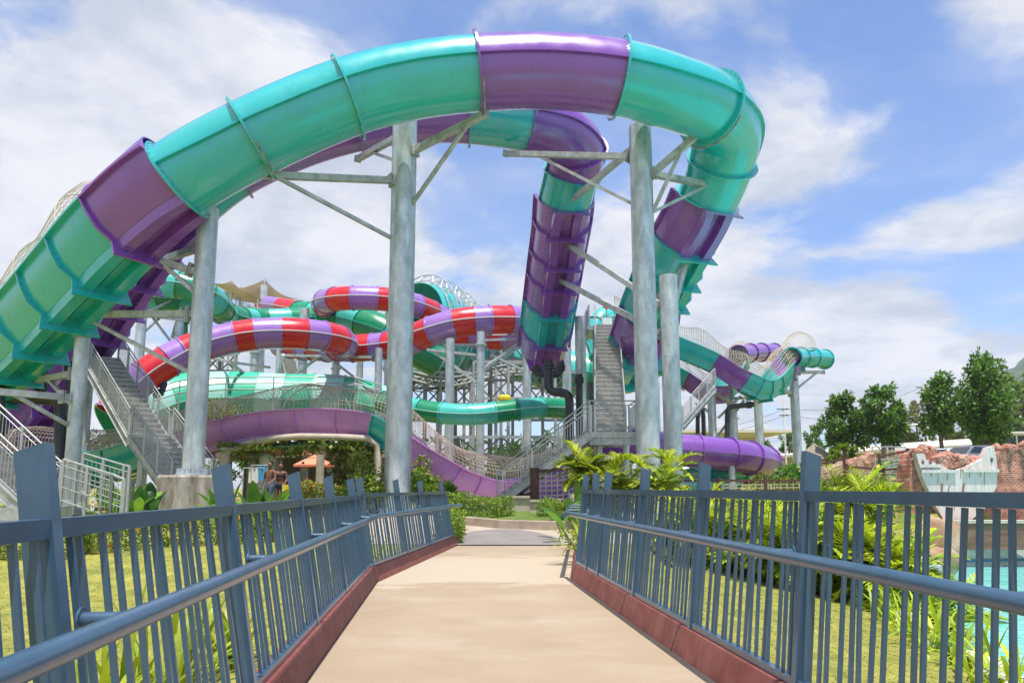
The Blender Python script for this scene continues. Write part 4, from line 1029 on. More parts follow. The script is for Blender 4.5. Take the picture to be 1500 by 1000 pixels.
# ---------------------------------------------------------------- plants
def hedge(p0, p1, wd, h, label, seed, leafm='leaf_mid', flowers=0, dens=800, group='clipped hedges'):
    rg = random.Random(seed); t = (p1 - p0); ln = t.length; t = t.normalized(); nn = V((-t.y, t.x, 0))
    c = (p0 + p1) / 2; root = thing('hedge', (c.x, c.y, gz(c.x, c.y)), label, 'hedge', group)
    mb = MB(); n = int(dens * (ln * h * 2 + ln * wd + wd * h * 2)); fl = MB(); tw = MB()
    for _ in range(n):
        k = rg.random() * (2 * h + wd)
        s = rg.uniform(-.05, ln + .05); lump = .07 * math.sin(s * 3.1 + seed) + .05 * math.sin(s * 7.3) + rg.gauss(0, .022)
        if rg.random() < wd * .8 / (ln + wd): s = rg.choice((0, ln)) + rg.gauss(0, .05); o = rg.uniform(-wd / 2, wd / 2); z = rg.uniform(0, h)
        elif k < h: o, z = -wd / 2 - lump, k
        elif k < h + wd: o, z = (k - h) - wd / 2, h + lump
        else: o, z = wd / 2 + lump, k - h - wd
        if rg.random() < .3: o *= rg.uniform(.6, 1); z *= rg.uniform(.7, 1)
        q = p0 + t * s + nn * o; q = V((q.x, q.y, gz(q.x, q.y) + z))
        d = V((rg.gauss(0, 1), rg.gauss(0, 1), rg.gauss(.5, .8))); 
        if flowers and rg.random() < flowers: fl.leaf(q, d, V((0, 0, 1)), .09, .08)
        else: mb.leaf(q, d, V((rg.gauss(0, 1), rg.gauss(0, 1), 1)), rg.uniform(.05, .085), rg.uniform(.035, .05))
    mb.build('foliage', leafm, root)
    for i in range(int(ln / .25) + 1):
        q = p0 + t * (i * .25); z = gz(q.x, q.y); tw.tube([V((q.x, q.y, z - .05)), V((q.x + rg.gauss(0, .1), q.y + rg.gauss(0, .1), z + h * .8))], .015, 5)
    tw.build('stems', 'bark', root)
    if fl.v: fl.build('blossoms', 'flower', root)
    return root
def g0(px, d): 
    p = pt(px, 715, d); return V((p.x, p.y, gz(p.x, p.y)))
hedge(g0(664, 23.0), g0(738, 22.0), 1.0, .62, 'round-cornered hedge at the foot of the right-hand stairs', 1)
hedge(g0(796, 22.2), g0(836, 21.8), .8, .5, 'short hedge right of the brown fence posts', 2)
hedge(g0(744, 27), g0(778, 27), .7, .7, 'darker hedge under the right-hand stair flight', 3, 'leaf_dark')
hedge(g0(652, 26), g0(672, 25.4), .8, .7, 'hedge with yellow tips left of the round-cornered one', 4)
hedge(g0(-120, 14.6), g0(120, 15.2), .9, .5, 'long hedge behind the left lawn, left of the plinth', 5, flowers=.01)
hedge(g0(130, 15.4), g0(400, 17.4), .9, .55, 'flowering hedge behind the left lawn, in front of the plinth', 6, flowers=.02)
hedge(g0(440, 26), g0(560, 27), .9, .95, 'orange-flowered hedge in front of the orange parasol', 7, flowers=.06)
hedge(g0(658, 16.6), g0(662, 18.6), .4, .6, 'small hedge tucked behind the end of the left railing', 8)
# planter kerb round the hedges
mb = MB(); P = [g0(652, 22.4), g0(676, 20.9), g0(730, 20.0), g0(800, 19.6), g0(850, 19.9)]
for a, b in zip(P, P[1:]):
    mb.sweep([(a, None, V((0, 1, 0)), V((0, 0, 1))), (b, None, V((0, 1, 0)), V((0, 0, 1)))], [(0, -.15), (.02, .22), (.2, .24), (.22, -.15)])
M['planter'] = mat('planter_kerb', (.30, .22, .17), .85, scale=3, col2=(.42, .33, .26), bump=.3, bscale=20)
tag(mb.build('planter_kerb', 'planter'), 'curved stone kerb in front of the hedges', 'kerb', kind='structure')
mb = MB(); ids = []
for a in P: mb.v += [(a.x, a.y + .15, a.z + .17), (a.x + .2, a.y + 6, gz(a.x, a.y + 6) + .2)]
for i in range(len(P) - 1): mb.quad(2 * i, 2 * i + 2, 2 * i + 3, 2 * i + 1)
M['turf'] = mat('planter_turf', (.07, .13, .02), .95, scale=3, col2=(.14, .2, .03), bump=.5, bscale=80)
tag(mb.build('planter_turf', 'turf'), 'green turf in the planted bed', kind='structure')
for (x0, x1, d, h, lab) in ((742, 776, 24.2, .5, 'low stone wall behind the hedge by the stairs'), (776, 796, 23.6, .4, 'short pale stone block wall at the foot of the brown posts')):
    a, b = g0(x0, d), g0(x1, d); root_ = MB()
    root_.beam(a + V((0, 0, h / 2)), b + V((0, 0, h / 2)), .3, h + .1); root_.beam(a + V((0, -.02, h + .08)), b + V((0, -.02, h + .08)), .38, .07)
    tag(root_.build('low_wall', 'stone', off=a), lab, 'wall')

def frond(mb, p, d, ln, rg, nl=26, lw=.035, ll=.42, droop=1.1):
    'feather palm frond'
    d = V(d).normalized(); q = V(p); side = d.cross(V((0, 0, 1))); side = side.normalized() if side.length > .01 else V((1, 0, 0))
    pts = []; dd = d.copy()
    for i in range(nl + 1):
        pts.append((q.copy(), dd.copy())); q = q + dd * (ln / nl); dd = (dd + V((0, 0, -droop / nl))).normalized()
    mb.tube([x[0] for x in pts[::4]], .012, 4, False)
    for i in range(4, nl):
        t = i / nl; q, dd = pts[i]; L_ = ll * (math.sin(math.pi * (.12 + .84 * t)) ** .6); up = side.cross(dd)
        for s in (-1, 1):
            v = side * s * .85 + dd * (.45 + .5 * t) + up * rg.uniform(.1, .45)
            mb.blade(q, v, L_ * rg.uniform(.85, 1.1), lw, .55, 3)
def palm(p, label, h, nf, seed, mtl='leaf_palm', fl=1.5, stems=5, spread=.35, group='feathery palms', ll=.42, lw=.04):
    rg = random.Random(seed); root = thing('palm', p, label, 'palm', group); mb = MB(); tr = MB()
    for s in range(stems):
        a = rg.uniform(0, 6.28); r = spread * rg.random() ** .5; hh = h * rg.uniform(.45, 1)
        b = V(p) + V((r * math.cos(a), r * math.sin(a), -.05)); tp = b + V((math.cos(a) * hh * .18, math.sin(a) * hh * .18, hh))
        tr.tube([b, (b + tp) / 2 + V((0, 0, .0)), tp], .03, 6, True, [.035, .03, .022])
        for f in range(nf):
            aa = rg.uniform(0, 6.28); el = rg.uniform(.25, 1.3)
            frond(mb, tp, (math.cos(aa) * math.cos(el), math.sin(aa) * math.cos(el), math.sin(el)), fl * rg.uniform(.75, 1.15), rg, 18, lw, ll, rg.uniform(.9, 1.7))
    mb.build('fronds', mtl, root); tr.build('stems', 'leaf_banana', root, 50); return root
palm(g0(885, 20.2), 'bright lime fan-leaved palm left of the flat-topped column', 1.5, 12, 11, 'leaf_lime', .95, 4, .3, ll=.55, lw=.075)
palm(g0(912, 21.5), 'small lime palm touching the left of the flat-topped column', 1.2, 7, 31, 'leaf_lime', .75, 3, .25, ll=.5, lw=.07)
palm(g0(976, 21.0), 'tall fern-like palm between the two right columns', 2.3, 9, 12, 'leaf_palm', .95, 5, .22, ll=.42, lw=.06)
rgp = random.Random(21)
spots = [(1010, 19), (1050, 17.5), (1092, 18.5), (1130, 16.6), (1165, 17.8), (1200, 16.2), (1232, 17.5), (1262, 15.8), (1290, 17.0), (1318, 15.4), (1278, 19.5), (1330, 17.6), (1225, 20.5), (1160, 21), (1100, 21.5), (1345, 19.2)]
where = ['nearest the right columns', 'second along from the columns', 'third along from the columns', 'in front of the middle of the bank', 'behind the tall blue post', 'right of the tall blue post, low', 'under the rope fence', 'in the thick of the bank', 'below the taller crown', 'at the pool end, front', 'with the crown poking above the railing', 'beside the boulder', 'under the net fence, back row', 'in the back row behind the post', 'in the back row near the purple tube', 'at the pool end, back']
for i, ((px, d), wh) in enumerate(zip(spots, where)):
    p = g0(px, d); palm(p, 'yellow green palm clump on the bank, ' + wh, rgp.uniform(.6, .95) + (1.25 if i == 10 else 0), 10, 40 + i, 'leaf_palm', rgp.uniform(1.25, 1.6), 5, .5, 'palms on the right bank', ll=.48, lw=.065)
def strappy(p, label, n, ln, wd, seed, mtl='leaf_lime', group='strappy plants', droop=1.3, el=(.5, 1.45), r=.12, name='strap_plant'):
    rg = random.Random(seed); root = thing(name, p, label, 'plant', group); mb = MB(); st = MB()
    for i in range(n):
        a = rg.uniform(0, 6.28); e = rg.uniform(*el); q = V(p) + V((r * rg.uniform(-1, 1), r * rg.uniform(-1, 1), 0))
        mb.blade(q, (math.cos(a) * math.cos(e), math.sin(a) * math.cos(e), math.sin(e)), ln * rg.uniform(.6, 1.1), wd * rg.uniform(.7, 1.1), droop * rg.uniform(.5, 1.2), 6, .25)
    st.tube([V(p) - V((0, 0, .1)), V(p) + V((0, 0, .12))], .03, 6)
    mb.build('leaves', mtl, root, 60); st.build('stem', 'leaf_banana', root); return root
q = 0
for (px, d, lab) in ((857, 12.2, 'at the end of the right railing, front'), (858, 13.6, 'at the end of the right railing, middle'), (858, 15.2, 'at the end of the right railing, back')):
    p = pt(px, 715, d); strappy((p.x, p.y, .12), 'lime strap-leaved plant ' + lab, 40, .85, .06, 60 + q, group='lime plants by the right railing'); q += 1
for i, (x, y, s, lab) in enumerate([(-2.35, 4.2, 1.1, 'nearest the viewer'), (-2.45, 5.0, 1.1, 'second from the viewer'), (-2.55, 5.9, 1.0, 'third from the viewer'), (-2.65, 7.2, .9, 'fourth, before the bend'), (-2.5, 10.8, 1.1, 'just past the bend'), (-2.4, 12.2, 1.1, 'near the end of the railing')]):
    strappy((x, y, gz(x, y)), 'lime strap-leaved plant behind the left railing, ' + lab, 38, s, .06, 80 + i, group='lime plants behind the left railing')
for i, (x, y) in enumerate([(4.6, 7.4), (5.0, 8.6), (5.35, 9.8), (5.7, 11), (6.1, 12.4), (6.9, 14), (7.7, 15.4)]):
    strappy((x, y, gz(x, y)), 'bright strap-leaved plant along the pool edge, number %s from the viewer' % ['one', 'two', 'three', 'four', 'five', 'six', 'seven'][i] if 0 else 'bright strap-leaved plant along the pool edge, ' + ['lowest in the picture', 'next above the lowest', 'third above the railing foot', 'midway along the edge', 'just past the midway one', 'second from the pale wall', 'nearest the pale wall'][i], 36, .8, .05, 100 + i, 'leaf_palm', 'strap plants along the pool', el=(.3, 1.4), r=.3)
def banana(p, label, n, ln, seed, mtl='leaf_banana', wd=.28, group='broad-leaved plants', el=(.7, 1.45), stem=.6):
    rg = random.Random(seed); root = thing('broad_leaf_plant', p, label, 'plant', group); mb = MB(); st = MB()
    for i in range(n):
        a = rg.uniform(0, 6.28); e = rg.uniform(*el); q = V(p) + V((rg.gauss(0, .18), rg.gauss(0, .18), 0)); d = V((math.cos(a) * math.cos(e), math.sin(a) * math.cos(e), math.sin(e)))
        k = stem * rg.uniform(.5, 1.2); st.tube([q - V((0, 0, .05)), q + d * k], .018, 5)
        mb.blade(q + d * k, d, ln * rg.uniform(.7, 1.1), wd * rg.uniform(.7, 1.1), rg.uniform(.3, 1.1), 7, .3)
    mb.build('leaves', mtl, root, 60); st.build('stalks', 'leaf_banana', root, 50); return root
for i, (px, d, n, ln, m_, lab) in enumerate([(205, 19.5, 12, .7, 'leaf_banana', 'in front of the left stairs'), (228, 20.4, 14, .6, 'leaf_deep', 'darkest, left of the plinth'), (172, 20.0, 12, .75, 'leaf_banana', 'behind the ramp railing'), (345, 19.5, 10, .7, 'leaf_banana', 'touching the right of the plinth'), (372, 18.6, 14, .8, 'leaf_banana', 'in front of the bathers'), (395, 19.2, 10, .6, 'leaf_banana', 'right of the bathers'), (842, 17.5, 7, .75, 'leaf_banana', 'hanging over the path end at right'), (862, 19.5, 6, .9, 'leaf_banana', 'under the lime fan palm')]):
    p = g0(px, d); banana(p, 'broad-leaved green plant ' + lab, n, ln, 120 + i, m_)
def shrub(p, label, rx, h, n, seed, mtl='leaf_mid', ls=.1, group='loose shrubs', name='shrub', cat='shrub'):
    rg = random.Random(seed); root = thing(name, p, label, cat, group); mb = MB(); st = MB(); C_ = []
    for i in range(max(5, int(rx * h * 6))):
        a = rg.uniform(0, 6.28); r = rx * rg.random() ** .6 * .8; C_.append((V(p) + V((r * math.cos(a), r * math.sin(a), h * rg.uniform(.25, .95))), rg.uniform(.18, .36) * min(rx, h) + .08))
    for c, r in C_:
        st.tube([V(p) - V((0, 0, .1)), (V(p) + c) / 2 + V((0, 0, .1)), c], .02, 5, True, [.03, .02, .008])
        for _ in range(int(n / len(C_))):
            v = V((rg.gauss(0, 1), rg.gauss(0, 1), rg.gauss(0, 1))).normalized(); q = c + v * (r * rg.uniform(.4, 1.05))
            mb.leaf(q, v + V((rg.gauss(0, .6), rg.gauss(0, .6), rg.gauss(0, .6))), V((rg.gauss(0, 1), rg.gauss(0, 1), 1)), ls * rg.uniform(.7, 1.3), ls * .55)
    mb.build('foliage', mtl, root); st.build('stems', 'bark', root); return root
for i, (px, d, rx, h, m_, lab) in enumerate([(548, 24, .8, 1.9, 'leaf_vine', 'left of the tallest column'), (530, 25, .8, 1.3, 'leaf_mid', 'below the pergola post'), (515, 31, 1.0, 2.3, 'leaf_dry', 'behind the orange parasol'), (612, 27, .8, 1.5, 'leaf_mid', 'right of the tallest column'), (632, 28, .8, 1.9, 'leaf_vine', 'under the descending purple slide'), (645, 25, .6, .9, 'leaf_mid', 'behind the end post of the left railing'),
     (760, 52, 2.2, 4.2, 'leaf_dark', 'dark, beyond the nets and slim columns'), (735, 48, 2.0, 3.2, 'leaf_dark', 'low and dark behind the net'), (800, 40, 1.6, 2.6, 'leaf_dry', 'olive, behind the right stair rails'), (70, 34, 1.4, 4.6, 'leaf_dry', 'loose and yellowish at far left'), (30, 36, 1.8, 3.6, 'leaf_dry', 'low olive one at the left edge'), (120, 38, 1.6, 3.5, 'leaf_dry', 'behind the slender left column'),
     (1165, 34, 1.1, 1.9, 'leaf_banana', 'below the end of the purple tube'), (1130, 33, 1.0, 1.4, 'leaf_vine', 'right of the purple tube'), (1240, 30, 1.0, 1.6, 'leaf_vine', 'against the brown rope fence'), (1300, 29, 1.0, 1.5, 'leaf_vine', 'left of the brick ruin')]):
    p = g0(px, d); shrub(p, 'leafy shrub ' + lab if lab[0] not in 'dlo' or lab.startswith('left') else 'shrub, ' + lab, rx, h, 1500, 140 + i, m_, .13 if d < 30 else .2)
for i, (px, d, y, n, lab) in enumerate([(340, 33, 604, 900, 'largest creeper'), (312, 32.5, 600, 500, 'leftmost creeper')]):
    p = pt(px, y + 22, d); shrub(p, lab + ' climbing the net of the lilac slide', .8 , .9, n, 170 + i, 'leaf_vine', .13, 'creepers on the net', 'creeper', 'creeper')

# ---------------------------------------------------------------- trees
def tree(p, label, H, cw, seed, mtl='leaf_dark', leaf=.36, n=5200, trunk=.16, crown0=.28, group='trees beyond the car park', nb=19, cl=(.06, .155), name='tree'):
    rg = random.Random(seed); root = thing(name, p, label, 'tree', group); st = MB(); mb = MB(); p = V(p)
    tops = [p + V((rg.gauss(0, .02) * H, rg.gauss(0, .02) * H, H * f)) for f in (0, .25, .5, .75, .95)]; tops[0] = p - V((0, 0, .2))
    st.tube(tops, trunk, 8, True, [trunk, trunk * .85, trunk * .6, trunk * .35, trunk * .1])
    C_ = []
    for i in range(nb):
        f = crown0 + (1 - crown0) * (i + rg.random()) / nb; a = i * 2.4 + rg.uniform(-.5, .5); wid = cw * math.sin(math.pi * (.2 + .66 * (f - crown0) / (1 - crown0))) ** .8
        r = wid * rg.uniform(.35, 1.0); b = tops[0].lerp(tops[4], max(.15, f - .12)); c = V((p.x + r * math.cos(a), p.y + r * math.sin(a), p.z + H * f))
        st.tube([b, (b + c) / 2 + V((0, 0, .03 * H)), c], .05, 5, True, [trunk * .35, trunk * .22, trunk * .06]); C_.append((c, H * rg.uniform(*cl) * (1 - .35 * f)))
    C_.append((tops[4], H * .07))
    tot = sum(r * r for c, r in C_)
    for c, r in C_:
        for _ in range(int(n * r * r / tot)):
            v = V((rg.gauss(0, 1), rg.gauss(0, 1), rg.gauss(0, .75))).normalized(); q = c + v * (r * rg.uniform(.35, 1.1) ** .8)
            mb.leaf(q, v * .7 + V((rg.gauss(0, .6), rg.gauss(0, .6), rg.gauss(-.2, .6))), V((rg.gauss(0, .5), rg.gauss(0, .5), 1)), leaf * rg.uniform(.6, 1.3), leaf * .5)
    mb.build('crown', mtl, root); st.build('trunk', 'bark', root, 60); return root
def tr(px, ytop, ybase, d, cw, label, seed, **k):
    p = pt(px, ybase, d); H = pt(px, ytop, d).z - p.z; p.z = min(p.z, p.z); return tree(p, label, H, cw, seed, **k)
M['leaf_dark'] = M['leaf_dark']
tr(1238, 583, 680, 58, 1.35, 'dark tree with a wide crown, left of the pair by the thatched hut', 1, crown0=.28, n=4000)
tr(1295, 568, 686, 57, 1.65, 'taller dark tree of the pair by the thatched hut', 2, crown0=.3, n=5000)
tr(1236, 652, 684, 54, 1.0, 'low bright bush-like tree under the pair by the hut', 3, leaf=.25, n=2000, mtl='leaf_mid', crown0=.1, nb=14)
tr(1382, 556, 672, 55, 1.2, 'slim tree with forked thin trunks above the brick ruin', 4, crown0=.36, n=3400)
tr(1448, 526, 668, 54, 1.5, 'tallest dark tree standing behind the silver car', 5, crown0=.15, n=6000, nb=34)
tr(1195, 624, 660, 105, 2.0, 'small distant tree left of the pair', 6, n=1500, nb=14, leaf=.45, crown0=.1)
tr(1156, 636, 662, 110, 1.8, 'smaller distant tree next to the far right column', 7, n=1200, nb=12, leaf=.45, crown0=.1)
tr(1345, 590, 665, 100, 4.0, 'pale feathery tree beside the utility pole', 8, n=3600, leaf=.5, mtl='leaf_dry', crown0=.15)
tr(1322, 628, 660, 100, 2.4, 'small round tree left of the utility pole', 9, n=1600, leaf=.5, crown0=.1, nb=14)
tr(1410, 600, 650, 120, 3.5, 'light green tree low on the slope', 10, n=2600, leaf=.6, mtl='leaf_mid', crown0=.1)
for i, (px, yt, yb, d, cw) in enumerate([(1470, 575, 640, 150, 7), (1495, 560, 640, 155, 8), (1520, 548, 640, 160, 9), (1486, 548, 625, 190, 9), (1545, 540, 630, 170, 9)]):
    tr(px, yt, yb, d, cw, 'bushy tree on the slope at the right edge, ' + ['lowest', 'second up', 'third up', 'topmost', 'farthest right'][i], 20 + i, n=3600, leaf=.95, mtl=['leaf_dark', 'leaf_mid'][i % 2], crown0=.1, group='trees on the slope', trunk=.3)
tr(1120, 645, 668, 70, .9, 'thin dark shrub-like tree beside the beige block', 30, n=900, nb=10, leaf=.3, crown0=.1)
for i, (px, yt, d, cw) in enumerate([(455, 640, 75, 3), (400, 650, 70, 3), (360, 640, 80, 4), (520, 640, 76, 3.5), (700, 645, 80, 4), (800, 640, 78, 3.5), (60, 640, 70, 4), (160, 640, 75, 4), (920, 640, 80, 4), (640, 640, 76, 3.5), (755, 650, 90, 4)]):
    tr(px, yt, 712, d, cw, 'distant tree closing the view under the slides, ' + ['behind the parasol', 'behind the bathers', 'behind the pergola middle', 'behind the pergola end', 'beyond the slim columns', 'beyond the right stairs', 'at the far left', 'beyond the left stairs', 'beyond the lime palm', 'beyond the tallest column', 'between the slim columns'][i], 50 + i, n=1700, nb=16, leaf=.5, crown0=.08, group='distant trees under the slides')
# slope and mountain
def ridge(name, pts, depth, mtl, label, seed, rough):
    rg = random.Random(seed); mb = MB(); n = 90; rows = 14; P = [pt(*p) for p in pts]
    from mathutils import noise as nz
    for j in range(rows + 1):
        v = j / rows
        for i in range(n + 1):
            u = i / n * (len(P) - 1); k = min(int(u), len(P) - 2); q = P[k].lerp(P[k + 1], u - k)
            prof = math.sin(v * math.pi / 2); y = q.y - depth * (1 - v)
            mb.v.append((q.x * (y / q.y) if 0 else q.x, y, q.z * prof + nz.fractal(V((q.x * .02, y * .02, seed)), 1, 2, 5) * rough * prof))
    for j in range(rows):
        for i in range(n): a = j * (n + 1) + i; mb.quad(a, a + 1, a + n + 2, a + n + 1)
    o = mb.build(name, mtl, smooth=80); tag(o, label, kind='structure')
M['mountain'] = mat('forest_mountain', (.035, .085, .06), .95, scale=.03, col2=(.07, .13, .06), bump=1, bscale=.3)
M['slope'] = mat('grassy_slope', (.11, .14, .03), .95, scale=.12, col2=(.26, .25, .08), bump=1, bscale=1.2)
ridge('mountain', [(1330, 690, 1100), (1385, 655, 1100), (1405, 632, 1100), (1440, 600, 1100), (1470, 560, 1100), (1492, 530, 1100), (1530, 515, 1100), (1620, 480, 1100), (1800, 470, 1100), (2000, 520, 1100)], 420, 'mountain', 'blue-green wooded mountain at the right edge', 3, 22)
ridge('hillside', [(1330, 690, 170), (1380, 668, 170), (1420, 640, 170), (1460, 610, 170), (1500, 590, 170), (1560, 570, 170), (1700, 560, 170), (1900, 590, 170)], 80, 'slope', 'grassy green hillside behind the car park', 5, 1.2)

# ---------------------------------------------------------------- buildings
def hbuilding(name, a, b, dep, zb, ze, zr, over, label, wallm, roofm, doors=()):
    t = (b - a); t.z = 0; ln = t.length; t.normalize(); nn = V((-t.y, t.x, 0)); a = V((a.x, a.y, 0))
    root = thing(name, (a + t * ln / 2 + V((0, 0, zb))), label, 'building')
    mb = MB(); c = a + t * (ln / 2) + nn * (dep / 2); mb.box((c.x, c.y, (zb + ze) / 2), (ln, dep, ze - zb), (t, nn, V((0, 0, 1)))); mb.build('wall', wallm, root)
    A, B = a - t * over - nn * over, a + t * (ln + over) - nn * over; C_, D = B + nn * (dep + 2 * over), A + nn * (dep + 2 * over); k = min(dep * .8, ln * .3)
    E, F = a + t * k + nn * (dep / 2), a + t * (ln - k) + nn * (dep / 2); mb = MB()
    up = lambda p, z: V((p.x, p.y, z))
    mb.add([up(A, ze), up(B, ze), up(C_, ze), up(D, ze), up(A, ze + .3), up(B, ze + .3), up(C_, ze + .3), up(D, ze + .3), up(E, zr), up(F, zr)],
           [(3, 2, 1, 0), (0, 1, 5, 4), (1, 2, 6, 5), (2, 3, 7, 6), (3, 0, 4, 7), (4, 5, 9, 8), (5, 6, 9), (6, 7, 8, 9), (7, 4, 8)])
    mb.build('roof', roofm, root)
    for (s, w_, z0, z1, kind) in doors:
        p = a + t * s; mb = MB(); mb.box((p.x, p.y, (z0 + z1) / 2) , (w_ + .2, .12, z1 - z0 + .2), (t, nn, V((0, 0, 1)))); f = mb.build(kind, 'white', root)
        mb = MB(); 
        for q in (-.25, .25): mb.box(V((p.x, p.y, (z0 + z1) / 2)) + t * (q * w_) - nn * .05, (w_ * .46, .06, z1 - z0 - .1), (t, nn, V((0, 0, 1))))
        mb.build('pane', 'glass', f)
    return root
a, b = pt(1132, 668, 100), pt(1560, 650, 66); zb = 2.2
hbuilding('pavilion', a, b, 16, zb, 5.1, 6.6, 1.4, 'long beige pavilion with a low cream roof behind the right trees', 'wall_beige', 'roof_cream', [(24, 5, 2.6, 4.2, 'window'), (30, 4, 2.6, 4.2, 'window'), (38, 5, 2.4, 4.3, 'window'), (14, 4, 2.4, 4.2, 'window')])
a, b = pt(985, 690, 84), pt(1112, 690, 84)
root = thing('flat_roofed_block', a, 'small beige block with an overhanging flat roof behind the wave slide columns', 'building'); mb = MB()
z1 = pt(1000, 643, 84).z; mb.box(((a.x + b.x) / 2, a.y + 5, z1 / 2 + .2), (b.x - a.x, 10, z1)); mb.build('wall', 'wall_beige', root)
mb = MB(); mb.box(((a.x + b.x) / 2 + 1.0, a.y + 4.4, z1 + .75), (b.x - a.x + 4, 13, .3)); mb.box(((a.x + b.x) / 2 + .2, a.y + 5, z1 + .4), (b.x - a.x + 1, 11, .42)); mb.build('roof', 'roof_cream', root)
a = pt(1465, 648, 60); root = thing('site_cabin', a, 'glazed cabin with a white frame at the right edge', 'building'); mb = MB(); mb.box(a + V((2.4, 2, -.4)), (4.4, 4, 2.0)); mb.build('glazing', 'glass', root); mb = MB()
for i in range(5): mb.box(a + V((.2 + i * 1.1, -.04, -.4)), (.12, .12, 2.1))
for z in (-1.35, -.4, .62): mb.box(a + V((2.4, -.06, z)), (4.7, .1, .12))
mb.box(a + V((2.4, 2, .78)), (5.2, 4.8, .16)); mb.build('frame', 'white', root)
# ---------------------------------------------------------------- brick ruin, ship-bow panel, rocks
def brickmat(name, c1, c2, mortar, sc):
    m = bpy.data.materials.new(name); m.use_nodes = True; nt = m.node_tree; N = nt.nodes; L = nt.links; b = N['Principled BSDF']; b.inputs['Roughness'].default_value = .9
    tc = N.new('ShaderNodeTexCoord'); mp = N.new('ShaderNodeMapping'); mp.inputs['Rotation'].default_value = (math.pi / 2, 0, 0); L.new(tc.outputs['Object'], mp.inputs[0])
    nn = N.new('ShaderNodeTexNoise'); nn.inputs['Scale'].default_value = 2.5; L.new(tc.outputs['Object'], nn.inputs['Vector'])
    mixv = N.new('ShaderNodeMix'); mixv.data_type = 'VECTOR'; mixv.inputs[0].default_value = .04; L.new(mp.outputs[0], mixv.inputs[4]); L.new(nn.outputs['Color'], mixv.inputs[5])
    bk = N.new('ShaderNodeTexBrick'); bk.inputs['Scale'].default_value = sc; bk.inputs['Color1'].default_value = (*c1, 1); bk.inputs['Color2'].default_value = (*c2, 1); bk.inputs['Mortar'].default_value = (*mortar, 1); bk.inputs['Mortar Size'].default_value = .025; bk.inputs['Bias'].default_value = -.2
    L.new(mixv.outputs[1], bk.inputs['Vector'])
    n2 = N.new('ShaderNodeTexNoise'); n2.inputs['Scale'].default_value = 2.6; n2.inputs['Detail'].default_value = 8; L.new(tc.outputs['Object'], n2.inputs['Vector'])
    mr = N.new('ShaderNodeMapRange'); mr.inputs['From Min'].default_value = .3; mr.inputs['From Max'].default_value = .7; mr.inputs['To Min'].default_value = .45; mr.inputs['To Max'].default_value = 1.5; L.new(n2.outputs['Fac'], mr.inputs[0])
    hs = N.new('ShaderNodeHueSaturation'); L.new(bk.outputs['Color'], hs.inputs['Color']); L.new(mr.outputs[0], hs.inputs['Value']); L.new(hs.outputs[0], b.inputs['Base Color'])
    bp = N.new('ShaderNodeBump'); bp.inputs['Strength'].default_value = .5; bp.inputs['Distance'].default_value = .03; L.new(bk.outputs['Fac'], bp.inputs['Height']); bp.invert = True; L.new(bp.outputs[0], b.inputs['Normal'])
    return m
M['brick'] = brickmat('ruin_brick', (.34, .09, .055), (.52, .19, .12), (.52, .38, .30), 3.0)
M['rock'] = mat('pink_rock', (.33, .14, .10), .9, scale=2, col2=(.60, .34, .25), bump=.8, bscale=6)
M['boulder'] = mat('tan_boulder', (.30, .17, .10), .9, scale=1.5, col2=(.52, .38, .26), bump=.9, bscale=4)
M['brownwall'] = mat('brown_wall', (.13, .06, .04), .8, scale=1.2, col2=(.27, .14, .09), bump=.3, bscale=12, stretch=(.4, 1, 2.5))
M['palewood'] = mat('pale_blue_boards', (.55, .46, .42), .75, scale=2.4, col2=(.74, .65, .61), stretch=(5, 1, .5), bump=.3, bscale=20)
M['ruststain'] = mat('rust_stain', (.22, .09, .05), .9, scale=6, col2=(.35, .2, .13))
def slab(outline, d, th, name, mtl, label=None, cat=None, parent=None, yoff=0, kind=None, jitter=0, group=None):
    'upright slab from an outline of survey points, front face at depth d, th thick'
    P = [pt(x, y, d) + V((0, yoff, 0)) for x, y in outline]; n = len(P); mb = MB()
    mb.v = [tuple(p) for p in P] + [tuple(p + V((0, th, 0))) for p in P]
    mb.f = [tuple(range(n)), tuple(range(2 * n - 1, n - 1, -1))] + [(i, i + n, (i + 1) % n + n, (i + 1) % n) for i in range(n)]; mb.mi = [0] * (n + 2)
    o = mb.build(name, mtl, parent, off=None if parent else sum(P, V()) / n)
    if label: tag(o, label, cat, group, kind)
    return o
def rockcap(mb, c, r, rg):
    vs = []; n, mm = 14, 9
    from mathutils import noise as nz
    for j in range(mm + 1):
        for i in range(n):
            th, ph = math.pi * j / mm, 2 * math.pi * i / n; v = V((math.sin(th) * math.cos(ph), math.sin(th) * math.sin(ph), math.cos(th)))
            k = 1 + .38 * nz.noise(v * 1.5 + c * 3) + .2 * nz.noise(v * 3.7 + c * 5) + .10 * nz.noise(v * 8 + c); vs.append(c + V((v.x * r[0], v.y * r[1], v.z * r[2])) * k)
    fs = [(j * n + i, (j + 1) * n + i, (j + 1) * n + (i + 1) % n, j * n + (i + 1) % n) for j in range(mm) for i in range(n)]
    mb.add(vs, fs)
rg = random.Random(9)
rc = pt(1420, 762, 32); ruin = thing('brick_ruin', rc, 'ruined red brick wall with crumbling pink stones on top', 'ruin')
slab([(1329, 772), (1334, 680), (1340, 664), (1352, 658), (1372, 660), (1392, 672), (1410, 676), (1424, 674), (1436, 672), (1450, 668), (1458, 664), (1468, 656), (1490, 657), (1512, 652), (1535, 660), (1600, 656), (1600, 772)], 32, 1.1, 'brick_wall', 'brick', parent=ruin)
